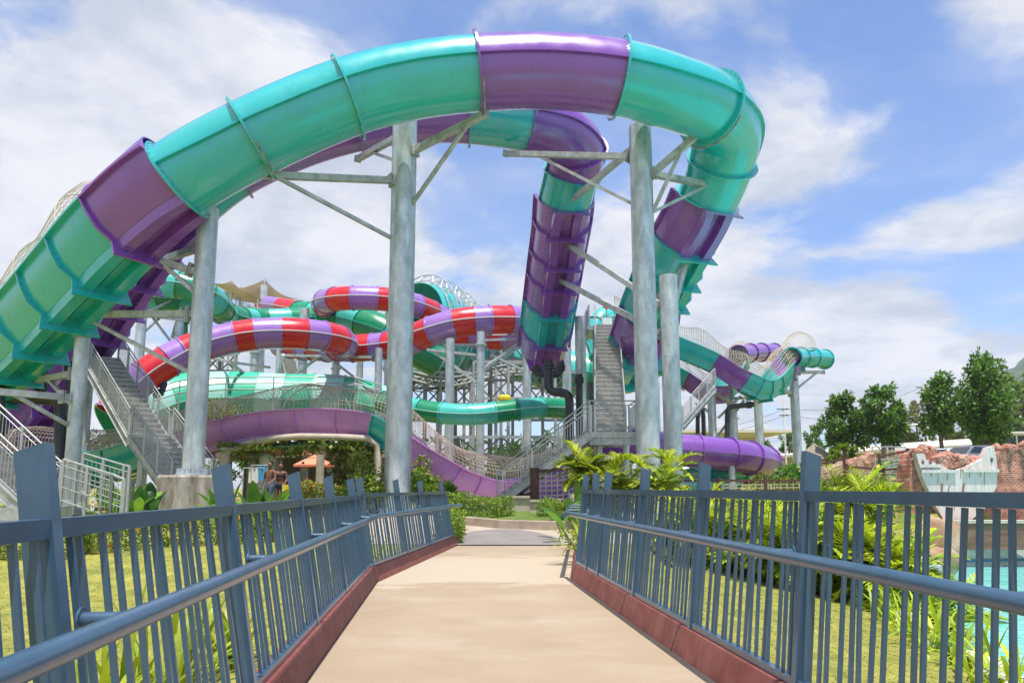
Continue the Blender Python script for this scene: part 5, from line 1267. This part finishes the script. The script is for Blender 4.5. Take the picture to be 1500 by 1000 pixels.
for (x, y) in [(1345, 660), (1357, 657), (1368, 658), (1383, 668), (1392, 668), (1372, 670), (1388, 679), (1398, 676), (1404, 672), (1413, 678), (1424, 677), (1434, 675), (1466, 655), (1478, 656), (1490, 656), (1500, 655), (1514, 652), (1530, 657), (1550, 655)]:
    mb = MB(); rockcap(mb, pt(x, y + 1, 32) + V((0, rg.uniform(-.05, .4), 0)), (rg.uniform(.16, .30), .38, rg.uniform(.14, .30)), rg); mb.build('cap_stone', 'rock', ruin, 20)
mb = MB()
for _ in range(70):
    x = rg.uniform(1366, 1416); rockcap(mb, pt(x, rg.uniform(668, 684) , 31.9), (.12, .14, .11), rg)
tag(mb.build('rubble', 'rock', ruin, 20), kind='stuff')
bow = slab([(1342, 664), (1353, 664), (1357, 673), (1380, 681), (1396, 690), (1418, 682), (1440, 672), (1447, 655), (1456, 653), (1461, 682), (1460, 712), (1442, 745), (1422, 762), (1383, 762), (1371, 741), (1351, 697), (1345, 676)], 31.6, .34, 'ship_bow_panel', 'palewood', 'weathered pale blue boarded ship bow set against the brick ruin', 'panel')
mb = MB()
for y, x0, x1 in ((682, 1346, 1378), (690, 1349, 1400), (689, 1410, 1462)): mb.beam(pt(x0, y, 31.55), pt(x1, y, 31.55), .16, .13)
mb.build('cross_boards', 'palewood', bow)
for x, y in ((1352, 677), (1363, 677), (1373, 677), (1453, 673)):
    mb = MB(); mb.beam(pt(x - 2, y, 31.58), pt(x + 2, y, 31.58), .03, .05); mb.beam(pt(x, y - 3.4, 31.58), pt(x, y + 3.4, 31.58), .03, .05); mb.build('iron_cross', 'darksteel', bow)
mb = MB(); 
for (x, y, l, w_) in [(1380, 715, 14, 3), (1391, 716, 12, 1.2), (1412, 714, 12, 3), (1364, 692, 12, .8), (1388, 694, 18, .8), (1407, 693, 15, .8), (1420, 692, 14, .8), (1436, 692, 12, .8), (1374, 700, 16, .7), (1442, 700, 20, .7), (1398, 740, 14, .7), (1430, 742, 12, .7)]:
    mb.beam(pt(x, y - l / 2, 31.595), pt(x + rg.uniform(-3, 3) * (w_ > 1), y + l / 2, 31.595), .03 * w_, .012, (0, 1, 0))
mb.build('rust_streaks', 'ruststain', bow)
mb = MB(); a, b = pt(1376, 800, 31.0), pt(1640, 800, 31.0); zt = pt(1400, 766, 31).z; zb_ = -1.25
mb.box(((a.x + b.x) / 2, 31.2, (zt + zb_) / 2), (b.x - a.x, .5, zt - zb_)); o = mb.build('pool_back_wall', 'brownwall', off=pt(1480, 800, 31)); tag(o, 'long brown wall above the far side of the pool', 'wall')
mb = MB(); mb.box(((a.x + b.x) / 2, 31.2, zt + .06), (b.x - a.x + .2, .64, .12)); mb.build('coping', 'stone', o)
mb = MB(); rockcap(mb, pt(1376, 800, 25), (.75, .7, 1.0), rg); rockcap(mb, pt(1362, 806, 25.4), (.7, .7, .8), rg); rockcap(mb, pt(1380, 822, 24.6), (.6, .6, .5), rg)
tag(mb.build('boulder', 'boulder', smooth=60, off=pt(1370, 810, 25)), 'tan artificial boulder at the pool corner', 'rock')
a, b = pt(1180, 716, 41), pt(1285, 716, 41)
slab([(1170, 725), (1176, 690), (1185, 684), (1192, 690), (1198, 686), (1205, 684), (1214, 690), (1222, 684), (1232, 680), (1240, 674), (1248, 678), (1256, 670), (1268, 672), (1275, 664), (1283, 672), (1286, 725)], 41, 1.0, 'rock_wall', 'boulder', 'jagged reddish rock wall behind the rope fence', 'wall'); rw = bpy.data.objects['rock_wall']
mb = MB()
for x, y, s in [(1178, 688, .3), (1190, 682, .34), (1198, 686, .28), (1208, 682, .34), (1222, 682, .34), (1234, 678, .36), (1244, 672, .4), (1256, 670, .45), (1268, 668, .5), (1279, 663, .55), (1284, 676, .3)]:
    rockcap(mb, pt(x, y + 8, 41) + V((0, .4, 0)), (s * .55, .5, s * .7), rg)
mb.build('peaks', 'rock', rw, 25)
# rope fences
def ropefence(pts, d, h, label, nx, ny, post_w=.14, name='rope_fence', group='brown rope fences'):
    root = thing(name, pt(*pts[0], d), label, 'fence', group); P = [pt(x, y, d + i * .4) for i, (x, y) in enumerate(pts)]
    for a, b in zip(P, P[1:]):
        n = max(1, round((b - a).length / 2.2))
        for i in range(n + 1):
            q = a + (b - a) * (i / n); mb = MB(); mb.cyl(q - V((0, 0, .3)), q + V((0, 0, h + .12)), post_w / 2, 9); mb.build('post', 'wood', root, 50)
        mb = MB(); mb.beam(a + V((0, 0, h)), b + V((0, 0, h)), .08, .09); mb.beam(a + V((0, 0, .1)), b + V((0, 0, .1)), .07, .08); mb.build('rail', 'wood', root)
        mb = MB()
        for j in range(1, ny): 
            z = .1 + (h - .1) * j / ny; mb.tube([a + V((0, 0, z)), (a + b) / 2 + V((0, 0, z - .03)), b + V((0, 0, z))], .022, 4, False)
        m_ = max(3, int((b - a).length / nx))
        for i in range(1, m_): q = a + (b - a) * (i / m_); mb.tube([q + V((0, 0, .1)), q + V((0, 0, h))], .022, 4, False)
        mb.build('rope_mesh', 'rope', root)
ropefence([(1189, 712), (1238, 700)], 36, .95, 'sloping brown rope fence in front of the jagged rock wall', .22, 6)
ropefence([(1242, 712), (1296, 716), (1340, 714)], 33, .85, 'brown rope fence behind the palm with the tall crown', .28, 5)
ropefence([(1290, 700), (1332, 690)], 36, 1.0, 'brown rope fence rising towards the brick ruin', .26, 6)
ropefence([(985, 722), (1190, 722)], 30, .5, 'long low rope fence at the level of the right railing', .25, 3)
ropefence([(783, 745), (850, 740)], 25.5, 1.25, 'brown post fence with pale netting right of the stairs', .2, 7, .3)
# thatched hut
p = pt(1195, 690, 60); root = thing('thatched_hut', p, 'small round thatched hut in front of the pavilion', 'hut')
mb = MB(); mb.lathe(p + V((0, 0, .9)), [(0, 1.35), (.25, 1.15), (.9, .62), (1.75, .12), (1.8, 0), (1.6, .02), (.8, .5), (0, .9)], 26); mb.build('thatch_roof', 'thatch', root, 30)
for a in range(6): mb = MB(); q = p + V((1.25 * math.cos(a * 1.047 + .4), 1.25 * math.sin(a * 1.047 + .4), 0)); mb.cyl(V((q.x, q.y, p.z - 1.6)), q + V((0, 0, 1.05)), .08, 8); mb.build('post', 'wood', root, 50)
# notice frame
A, B = pt(1280, 690, 44), pt(1328, 690, 44); root = thing('notice_cage', A, 'open wire frame with a red and white notice board', 'frame'); zt = pt(1300, 654, 44).z
mb = MB()
for q in (A, A.lerp(B, .45), B): mb.beam(V((q.x, q.y, q.z - 1)), V((q.x, q.y, zt)), .07, .07, (0, 1, 0))
for z in (zt, (zt + A.z) / 2): mb.beam(V((A.x, A.y, z)), V((B.x, B.y, z)), .06, .06)
mb.build('frame', 'galv2', root); mb = MB()
for i in range(1, 24): q = A.lerp(B, i / 24); mb.tube([V((q.x, q.y, A.z - 1)), V((q.x, q.y, zt))], .006, 3, False)
for i in range(14): z = A.z - 1 + (zt - A.z + 1) * i / 14; mb.tube([V((A.x, A.y, z)), V((B.x, B.y, z))], .006, 3, False)
mb.build('wire_mesh', 'galv2', root); c = pt(1318, 661, 43.9)
mb = MB(); mb.box(c, (.58, .03, .44)); sg = mb.build('notice', 'white', root); mb = MB(); mb.box(c + V((0, -.02, -.06)), (.5, .012, .24)); mb.build('red_panel', 'orange', sg)
mb = MB(); 
for q in (-.16, -.02, .12): mb.box(c + V((q, -.03, -.05)), (.09, .01, .1))
mb.build('panel_marks', 'red', sg)
M['binplastic'] = mat('green_plastic', (.02, .28, .17), .5)
for i, x in enumerate((1287, 1303, 1318)):
    p = pt(x, 692, 46); root = thing('storage_bin', p, ['leftmost', 'middle', 'rightmost'][i] + ' of three green bins behind the wire frame', 'bin', 'green bins'); mb = MB(); mb.box(p + V((0, .3, .2)), (.6, .6, .9)); mb.build('tub', 'binplastic', root); mb = MB(); mb.box(p + V((0, .3, .70)), (.68, .68, .1)); mb.build('lid', 'binplastic', root)
# ---------------------------------------------------------------- cars
def car(p, rz, paint, label):
    root = thing('parked_car', p, label, 'car', 'cars parked behind the ruin'); root.rotation_euler.z = rz; OFF[root.name] = V((0, 0, 0))
    prof = [(-2.2, .35), (-2.25, .75), (-2.1, .95), (-1.2, 1.05), (-.55, 1.5), (.55, 1.55), (1.35, 1.42), (1.85, 1.05), (2.15, .98), (2.2, .5), (2.1, .3)]
    mb = MB(); n = len(prof); rows = [(-.86, 1), (-.9, .98), (0, 1.02), (.9, .98), (.86, 1)]; vs = []
    for (y, s) in rows:
        for (x, z) in prof: k = 1 - (.16 if z > 1.2 and abs(y) > .5 else 0); vs.append(V((x, y * k, .3 + (z - .3) * (s if abs(y) < .88 else .985))))
    fs = [(j * n + i, j * n + (i + 1) % n, (j + 1) * n + (i + 1) % n, (j + 1) * n + i) for j in range(4) for i in range(n)] + [tuple(reversed(range(n))), tuple(4 * n + i for i in range(n))]
    mb.add(vs, fs); mb.build('body', paint, root, 30)
    for s in (-1, 1):
        mb = MB(); 
        for (x0, x1, x2, x3) in ((-1.0, -.5, .0, .0), (.08, .08, .62, .6), (.7, .72, 1.28, 1.5)):
            mb.add([V((x0, s * .90, 1.06)), V((x3, s * .90, 1.06)), V((x2, s * .785, 1.44)), V((x1, s * .785, 1.44))], [(0, 1, 2, 3) if s < 0 else (3, 2, 1, 0)])
        mb.build('side_windows', 'glass', root)
        for x in (-1.35, 1.35):
            mb = MB(); mb.cyl((x, s * .72, .32), (x, s * .93, .32), .32, 20); wh = mb.build('wheel', 'tyre', root, 40); mb = MB(); mb.cyl((x, s * .925, .32), (x, s * .94, .32), .2, 16); mb.build('rim', 'silver', wh, 40)
        mb = MB(); mb.box((-2.2, s * .6, .78), (.12, .35, .14)); mb.build('headlight', 'white', root); mb = MB(); mb.box((2.15, s * .62, .88), (.1, .3, .16)); mb.build('tail_light', 'red', root)
    for x0, x1, z0, z1 in ((-1.2, -.62, 1.08, 1.46), (1.82, 1.42, 1.08, 1.40)):
        mb = MB(); e = -.03 if x0 < 0 else .03; mb.add([V((x0 + e, -.72, z0)), V((x0 + e, .72, z0)), V((x1 + e, .62, z1)), V((x1 + e, -.62, z1))], [(0, 1, 2, 3)]); mb.build('windscreen', 'glass', root)
    return root
pc = pt(1424, 676, 47); car(V((pc.x, pc.y, pc.z - .55)), R(14), 'silver', 'silver saloon car showing over the middle of the brick ruin')
pc = pt(1388, 674, 50); car(V((pc.x, pc.y, pc.z - .75)), R(20), 'carwhite', 'white car mostly hidden behind the left end of the ruin')
# ---------------------------------------------------------------- utility pole, lamp, wires
p = pt(1362, 640, 92); root = thing('utility_pole', (p.x, p.y, 1.5), 'tall pale utility pole with wires behind the slim tree', 'pole'); zt = pt(1352, 560, 92).z
mb = MB(); mb.tube([(p.x, p.y, 1.5), (p.x - .3, p.y, zt)], .2, 10, True, [.24, .14]); mb.build('mast', 'white', root, 50)
mb = MB(); mb.beam((p.x - 1.2, p.y, zt - .6), (p.x + 1.0, p.y, zt - .6), .12, .12); mb.beam((p.x - 1.0, p.y, zt - 3.2), (p.x + .6, p.y, zt - 3.2), .12, .12); mb.build('cross_arm', 'darksteel', root)
def sagwire(a, b, sag, label):
    mb = MB(); mb.tube([a + (b - a) * (i / 16) - V((0, 0, sag * 4 * (i / 16) * (1 - i / 16))) for i in range(17)], .028, 5, False); tag(mb.build('power_line', 'darksteel', off=a), label, 'cable', 'power lines')
top = V((p.x - .3, p.y, zt - .5)); low = V((p.x - .3, p.y, zt - 3.1)); far = pt(1152, 598, 92); far2 = pt(1152, 607, 92)
p2 = V((far.x, far.y + 1, 0)); root = thing('utility_pole', (p2.x, p2.y, 1), 'second utility pole half hidden by the far right column', 'pole'); mb = MB(); mb.tube([(p2.x, p2.y, 1), (p2.x, p2.y, pt(1153, 583, 93).z)], .12, 10); mb.build('mast', 'white', root, 50); mb = MB(); mb.beam((p2.x - .9, p2.y - .1, far.z), (p2.x + .6, p2.y - .1, far.z), .1, .12); mb.beam((p2.x - .6, p2.y - .1, far2.z), (p2.x + .6, p2.y - .1, far2.z), .1, .12); mb.build('cross_arm', 'darksteel', root)
sagwire(far, top, 1.2, 'upper power line between the two utility poles'); sagwire(far2, low, 1.1, 'lower power line between the two utility poles')
sagwire(pt(1010, 632, 110), far, .6, 'upper power line running left from the half-hidden pole'); sagwire(pt(1010, 640, 110), far2, .6, 'lower power line running left from the half-hidden pole')
sagwire(top, pt(1600, 520, 95), 1.5, 'power line running right from the tall pole')
p = pt(1356, 652, 80); root = thing('street_lamp', (p.x, p.y, 2), 'curved street lamp left of the utility pole', 'street lamp'); mb = MB()
h = pt(1345, 622, 80); mb.tube([(p.x, p.y, 2), p, p.lerp(h, .5) + V((0, 0, .25)), h], .06, 8); mb.build('pole', 'galv', root, 50); mb = MB(); mb.lathe(h - V((.35, 0, -.05)), [(0, .1), (.3, .06), (.42, 0), (.3, -.06), (0, -.08)], 14); mb.build('lamp_head', 'white', root, 50)
# ---------------------------------------------------------------- pergola, parasol, people
pa = pt(330, 668, 29.4); root = thing('pergola', (pa.x, pa.y, .35), 'vine-covered pergola of curved pale beams beneath the lilac slide', 'pergola')
for (pts_, lab) in (([(318, 668, 29.4), (360, 650, 29.3), (405, 641, 29.2), (440, 639, 29.2), (500, 640, 29.2), (540, 642, 29.2), (553, 652, 29.2), (553, 720, 29.2)], 'b'), ([(318, 676, 32.5), (370, 664, 32.5), (430, 654, 32.5), (500, 657, 32.5), (560, 662, 32.5)], 'b'), ([(318, 660, 35), (400, 650, 35), (500, 650, 35), (556, 655, 35)], 'b')):
    mb = MB(); mb.tube([pt(*q) for q in pts_], .13, 10); mb.build('beam', 'stone', root, 60)
for x in (340, 380, 420, 460, 500, 540): mb = MB(); mb.beam(pt(x, 646 + abs(x - 450) * .06, 29.2), pt(x, 655 + abs(x - 450) * .03, 35.5), .09, .1); mb.build('cross_beam', 'wood', root)
for q in ((330, 29.4), (505, 35), (553, 35), (470, 38)): p = pt(q[0], 655, q[1]); mb = MB(); mb.cyl(p, (p.x, p.y, .2), .2, 12); mb.build('post', 'stone', root, 50)
rgv = random.Random(31); mb = MB(); fl = MB()
for _ in range(8200):
    x = rgv.uniform(318, 560); d = rgv.uniform(29, 35.5); w_ = math.sin(x * .11 + d * .7) + math.sin(x * .043 + d * 1.9) + math.sin(x * .29)
    if w_ < -.3 : continue
    y = 643 + abs(x - 450) * .06 + (d - 29) * 1.4 + max(0, rgv.gauss(3, 7)) * (1 if w_ > .6 else .5)
    if 385 < x < 500 and d < 30.5 and rgv.random() < .45: continue
    v = V((rgv.gauss(0, 1), rgv.gauss(0, 1), rgv.gauss(-.3, .7))); mb.leaf(pt(x, y, d), v, V((rgv.gauss(0, .6), rgv.gauss(0, .6), 1)), rgv.uniform(.14, .26), rgv.uniform(.1, .17))
mb.build('vine', 'leaf_vine', root)
mb = MB(); vv = [pt(330, 668, 36), pt(560, 664, 36), pt(560, 655, 29.5) + V((0, 0, .25)), pt(330, 668, 29.6) + V((0, 0, .25))]
mb.add(vv + [q + V((0, 0, .04)) for q in vv], [(0, 1, 2, 3), (7, 6, 5, 4), (0, 4, 5, 1), (1, 5, 6, 2), (2, 6, 7, 3), (3, 7, 4, 0)]); mb.build('shade_netting', 'green', root)
q = pt(460, 692, 39); z0 = gz(q.x, q.y); root = thing('parasol', (q.x, q.y, z0), 'open orange canvas parasol on a wooden pole', 'parasol'); zt = pt(460, 671, 39).z; mb = MB(); n = 8; rad = 1.05
hub = V((q.x, q.y, zt + .12)); rim = [V((q.x + rad * math.cos(2 * math.pi * (k + .5) / n), q.y + rad * math.sin(2 * math.pi * (k + .5) / n), zt - .34)) for k in range(n)]; mid = [hub.lerp(r_, .5) + V((0, 0, .05)) for r_ in rim]
for k in range(n):
    k2 = (k + 1) % n; mb.add([hub, mid[k], mid[k2]], [(0, 1, 2)]); mb.add([mid[k], rim[k], rim[k2], mid[k2]], [(0, 1, 2, 3)]); mb.add([rim[k], rim[k] - V((0, 0, .1)), rim[k2] - V((0, 0, .1)), rim[k2]], [(0, 1, 2, 3)])
cp = mb.build('canopy', 'orange', root); mb = MB(); mb.lathe(hub - V((0, 0, .06)), [(0, .16), (.05, .1), (.36, -.02), (.34, -.06), (0, .02)], 8); mb.build('vent_cap', 'orange', cp)
mb = MB(); mb.cyl((q.x, q.y, z0), hub, .035, 8); mb.build('pole', 'wood', root, 50); mb = MB()
for r_ in rim: mb.beam(V((q.x, q.y, zt - .15)), r_.lerp(hub, .45) - V((0, 0, .06)), .03, .03)
mb.build('ribs', 'wood', root)
def person(p, H, face, label, parts, arms=None, lean=0, woman=False):
    'one continuous skinned body; face = heading of the chest (radians, 0 = +X)'
    root = thing('person', p, label, 'person', 'people'); s = H / 1.75; f = V((math.cos(face), math.sin(face), 0)); r_ = V((f.y, -f.x, 0)); u = V((0, 0, 1))
    J = {}; E = []
    def add(n, rt, fw, up, rad, par=None, ry=None):
        J[n] = (len(J), (r_ * rt + f * fw + u * up) * s, rad * s, (ry or rad) * s)
        if par: E.append((J[par][0], J[n][0]))
    add('pelvis', 0, 0, .95, .135, None, .105); add('waist', 0, 0, 1.10, .12, 'pelvis', .09); add('chest', 0, .01, 1.29, .145, 'waist', .10); add('neck0', 0, 0, 1.44, .06, 'chest'); add('neck', 0, .01, 1.50, .052, 'neck0')
    add('chin', 0, .03, 1.555, .068, 'neck', .075); add('head', 0, .02, 1.64, .078, 'chin', .092); add('crown', 0, .01, 1.72, .058, 'head')
    add('nose', 0, .112, 1.615, .012, 'head')
    for k, sg in (('l', -1), ('r', 1)):
        add('ear' + k, sg * .082, .01, 1.62, .014, 'head')
        add('sh' + k, sg * .17, 0, 1.41, .062, 'chest'); ar = (arms or {}).get(k, ((.235, .02, 1.14), (.25, .08, .90)))
        add('el' + k, sg * ar[0][0], ar[0][1], ar[0][2], .042, 'sh' + k); add('wr' + k, sg * ar[1][0], ar[1][1], ar[1][2], .028, 'el' + k)
        e0, w0 = V((sg * ar[0][0], ar[0][1], ar[0][2])), V((sg * ar[1][0], ar[1][1], ar[1][2])); dd = (w0 - e0).normalized(); pm = w0 + dd * .075
        add('palm' + k, *pm, .03, 'wr' + k, .018)
        for q, ln in ((-.027, .07), (-.009, .085), (.009, .08), (.026, .062)):
            m_ = pm + dd * ln * .6 + V((0, q, 0)); t_ = pm + dd * ln + V((-sg * .015, q, 0)); nm = 'f%s%d' % (k, int(q * 1000)); add(nm + 'a', *m_, .009, 'palm' + k); add(nm + 'b', *t_, .007, nm + 'a')
        th = pm + dd * .02 + V((-sg * .01, .05, 0)); add('th' + k, *th, .010, 'palm' + k)
        add('hip' + k, sg * .09, 0, .88, .09, 'pelvis'); add('kn' + k, sg * .10, .02, .50, .058, 'hip' + k); add('an' + k, sg * .10, -.01, .09, .036, 'kn' + k); add('toe' + k, sg * .11, .16, .03, .034, 'an' + k)
    me = bpy.data.meshes.new('person_body'); me.from_pydata([j[1] for j in J.values()], E, []); o = bpy.data.objects.new('body', me); COL.objects.link(o); o.parent = root
    sk = o.modifiers.new('skin', 'SKIN')
    for i, j in enumerate(J.values()): me.skin_vertices[0].data[i].radius = (j[2], j[3])
    me.skin_vertices[0].data[0].use_root = True
    sub = o.modifiers.new('sub', 'SUBSURF'); sub.levels = sub.render_levels = 2; me.materials.append(M['skin'])
    sk.use_smooth_shade = True
    OFF[root.name] = V((0, 0, 0))
    def lp(n): return J[n][1]
    mb = MB(); h = lp('head') + (lp('crown') - lp('head')) * .25 - f * .02 * s; vs = []; n_, m_ = 14, 8
    for j in range(m_ + 1):
        for i in range(n_):
            th, ph = math.pi * (.04 + .60 * j / m_), 2 * math.pi * i / n_; v = r_ * (math.sin(th) * math.cos(ph) * .096) + f * (math.sin(th) * math.sin(ph) * (.100 if math.sin(ph) < 0 else .088 if th < 1.05 else .05)) + u * (math.cos(th) * .112); vs.append(h + v * s)
    mb.add(vs, [(j * n_ + i, (j + 1) * n_ + i, (j + 1) * n_ + (i + 1) % n_, j * n_ + (i + 1) % n_) for j in range(m_) for i in range(n_)])
    if woman: mb.tube([h - f * .09 * s, h - f * .12 * s - u * .12 * s, h - f * .11 * s - u * .24 * s], .05 * s, 8, True, [.075 * s, .065 * s, .03 * s])
    mb.build('hair', 'hair', root, 60)
    mb = MB()
    for sg in (-1, 1): mb.lathe(lp('head') + (r_ * (.032 * sg) + f * .088 - u * .005) * s, [(0, .008 * s), (.010 * s, 0), (0, -.008 * s)], 8)
    mb.build('eyes', 'cloth_dark', root); mb = MB(); mb.box(lp('chin') + (f * .072 + u * .01) * s, (.045 * s, .012 * s, .012 * s), (r_, f, u)); mb.build('mouth', 'ruststain', root)
    for kind, m2 in parts:
        mb = MB()
        def shell(rows):
            vs = []; k = 16
            for (c, a_, b_) in rows:
                for i in range(k): q = 2 * math.pi * i / k; vs.append(c + r_ * (a_ * s * math.cos(q)) + f * (b_ * s * math.sin(q)))
            mb.add(vs, [(j * k + i, j * k + (i + 1) % k, (j + 1) * k + (i + 1) % k, (j + 1) * k + i) for j in range(len(rows) - 1) for i in range(k)])
        W, P_, C_ = lp('waist'), lp('pelvis'), lp('chest')
        if kind in ('shorts', 'trousers'):
            shell([(P_ + u * .09 * s, .155, .125), (P_, .17, .14), (P_ - u * .1 * s, .185, .14)])
            for k in 'lr':
                hp, kn, an = lp('hip' + k), lp('kn' + k), lp('an' + k); rows = [(hp, .105, .125), (hp.lerp(kn, .5), .10, .11), (kn + u * .06 * s, .09, .095)]
                if kind == 'trousers': rows += [(kn, .08, .085), (an + u * .02 * s, .065, .07)]
                shell(rows)
        if kind == 'shirt':
            shell([(P_ + u * .02 * s, .175, .14), (W, .155, .125), (C_, .19, .135), (C_ + u * .1 * s, .19, .12), (lp('neck0'), .08, .075)])
            for k in 'lr': a_, b_ = lp('sh' + k), lp('el' + k); mb.tube([a_ - (b_ - a_) * .1, a_.lerp(b_, .3), a_.lerp(b_, .7)], .08 * s, 10, False, [.08 * s, .075 * s, .068 * s])
        if kind == 'bikini_top': shell([(C_ - u * .06 * s, .152, .115), (C_ - u * .01 * s, .162, .135), (C_ + u * .04 * s, .158, .118)])
        if kind == 'bikini_bottom': shell([(P_ + u * .04 * s, .16, .128), (P_ - u * .03 * s, .172, .138), (P_ - u * .1 * s, .15, .12)])
        mb.build(kind, m2, root, 60)
    return root
q = g0(395, 26); person(q, 1.78, R(-110), 'bare-chested man in grey-blue shorts left of the woman beneath the pergola', [('shorts', 'cloth_grey')], {'l': ((.24, .04, 1.15), (.2, .22, 1.02)), 'r': ((.24, .0, 1.14), (.25, .10, .92))})
q = g0(410, 26.4); person(q, 1.74, R(-80), 'woman in a dark bikini right of the bare-chested man', [('bikini_top', 'cloth_dark'), ('bikini_bottom', 'cloth_dark')], {'l': ((.23, .02, 1.14), (.16, .2, 1.0)), 'r': ((.23, .02, 1.14), (.18, .2, .98))}, woman=True)
q = pt(376, 466, 71.5); person(V((q.x, q.y, q.z)), 1.75, R(-60), 'attendant in red standing on the shaded tower', [('shirt', 'cloth_red'), ('trousers', 'cloth_red')])
q = pt(370, 463, 71); root = thing('raft', q, 'lime inflatable raft beside the attendant in red', 'raft'); M['limep'] = mat('lime_plastic', (.35, .55, .03), .4); mb = MB(); mb.tube([q + V((.75 * math.cos(i * math.pi / 10), .3 * math.sin(i * math.pi / 10), .35 + .5 * math.sin(i * math.pi / 10) * .8)) for i in range(21)], .2, 10); mb.build('tube_ring', 'limep', root, 60)
tag(root, None, None)
q = g0(421, 25.4); root = thing('draped_chair', q, 'yellow towel draped over a chair back right of the woman', 'chair'); mb = MB(); mb.box(q + V((0, 0, .45)), (.5, .5, .05))
for sx in (-.22, .22):
    for sy in (-.22, .22): mb.box(q + V((sx, sy, .22)), (.04, .04, .44))
    mb.box(q + V((sx, .24, .7)), (.04, .04, .55))
mb.build('chair_frame', 'white', root); mb = MB(); mb.box(q + V((0, .2, .78)), (.4, .05, .34)); mb.box(q + V((0, .29, .82)), (.4, .04, .3)); mb.build('towel', 'yellow', root)
for i, (x, y, m_, lab) in enumerate([(383, 696, 'skyblue', 'bright blue towel hanging left of the bathers'), (371, 700, 'white', 'white towel hanging at the far left of the bathers')]):
    c = pt(x, y, 28.5); root = thing('hanging_towel', c, lab, 'towel', 'hanging towels'); mb = MB(); n = 8
    for k in range(n + 1):
        for z in (.38, 0, -.4): mb.v.append(tuple(c + V((-.18 + .36 * k / n, .03 * math.sin(k * 1.7), z * .7 + .1))))
    for k in range(n):
        for j in (0, 1): mb.quad(k * 3 + j, k * 3 + j + 1, k * 3 + j + 4, k * 3 + j + 3)
    mb.build('cloth', m_, root, 60); mb = MB(); mb.cyl(c + V((-.4, 0, .38)), c + V((.4, 0, .38)), .02, 8)
    for sx in (-.38, .38): g_ = c + V((sx, 0, .38)); mb.cyl(V((g_.x, g_.y, gz(g_.x, g_.y))), g_, .02, 8)
    mb.build('rack', 'rail_steel', root, 50)
q = pt(391, 700, 31); root = thing('statue', q, 'pale rounded statue with a barrel-shaped top behind the bathers', 'statue'); q = V((q.x, q.y, gz(q.x, q.y))); mb = MB(); mb.lathe(q, [(.45, 0), (.45, 1.1), (.34, 1.2), (.3, 1.8), (.34, 2.1), (.2, 2.3), (0, 2.35)], 20); mb.build('pedestal', 'white', root, 50); mb = MB(); mb.tube([q + V((-.1, 0, 2.45)), q + V((.1, 0, 2.5)), q + V((.6, 0, 2.35))], .3, 12, True, [.24, .3, .24]); mb.build('barrel', 'rock', root, 50)
# kiosk wall in the shade of the pergola
a, b = g0(330, 44), g0(640, 44); root = thing('kiosk', a, 'shaded grey snack kiosk behind the orange parasol', 'kiosk')
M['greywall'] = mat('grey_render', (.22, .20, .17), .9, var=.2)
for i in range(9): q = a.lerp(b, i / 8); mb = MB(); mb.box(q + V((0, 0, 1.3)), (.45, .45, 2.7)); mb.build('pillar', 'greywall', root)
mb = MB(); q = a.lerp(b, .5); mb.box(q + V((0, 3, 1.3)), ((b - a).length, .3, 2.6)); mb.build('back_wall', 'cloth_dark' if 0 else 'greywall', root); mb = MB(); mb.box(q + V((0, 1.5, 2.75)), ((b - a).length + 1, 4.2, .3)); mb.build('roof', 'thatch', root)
for i in range(4):
    q = g0(440 + i * 22, 34); root = thing('patio_chair', q, 'dark slatted patio chair, ' + ['leftmost', 'second', 'third', 'rightmost'][i] + ' of the four under the pergola', 'chair', 'patio chairs'); mb = MB(); mb.box(q + V((0, 0, .44)), (.45, .45, .05)); mb.build('seat', 'wood', root); mb = MB()
    for z in (.6, .72, .84): mb.box(q + V((0, .22, z)), (.45, .03, .07))
    mb.build('backrest', 'wood', root)
    for sx in (-.2, .2):
        for sy in (-.2, .2): mb = MB(); mb.box(q + V((sx, sy, .21 if sy < 0 else .44)), (.04, .04, .42 if sy < 0 else .88)); mb.build('leg', 'wood', root)
# ---------------------------------------------------------------- air
hz = MB(); hz.box((100, 720, 150), (2600, 1700, 308)); ho = hz.build('haze', [M['white']]); ho.data.materials.clear()
hm = bpy.data.materials.new('haze_air'); hm.use_nodes = True; hn = hm.node_tree.nodes; hn.clear()
ou = hn.new('ShaderNodeOutputMaterial'); pv = hn.new('ShaderNodeVolumePrincipled'); pv.inputs['Density'].default_value = .00022; pv.inputs['Color'].default_value = (.85, .9, 1, 1)
hm.node_tree.links.new(pv.outputs[0], ou.inputs['Volume']); ho.data.materials.append(hm); tag(ho, 'thin blue air over the whole park', kind='stuff')
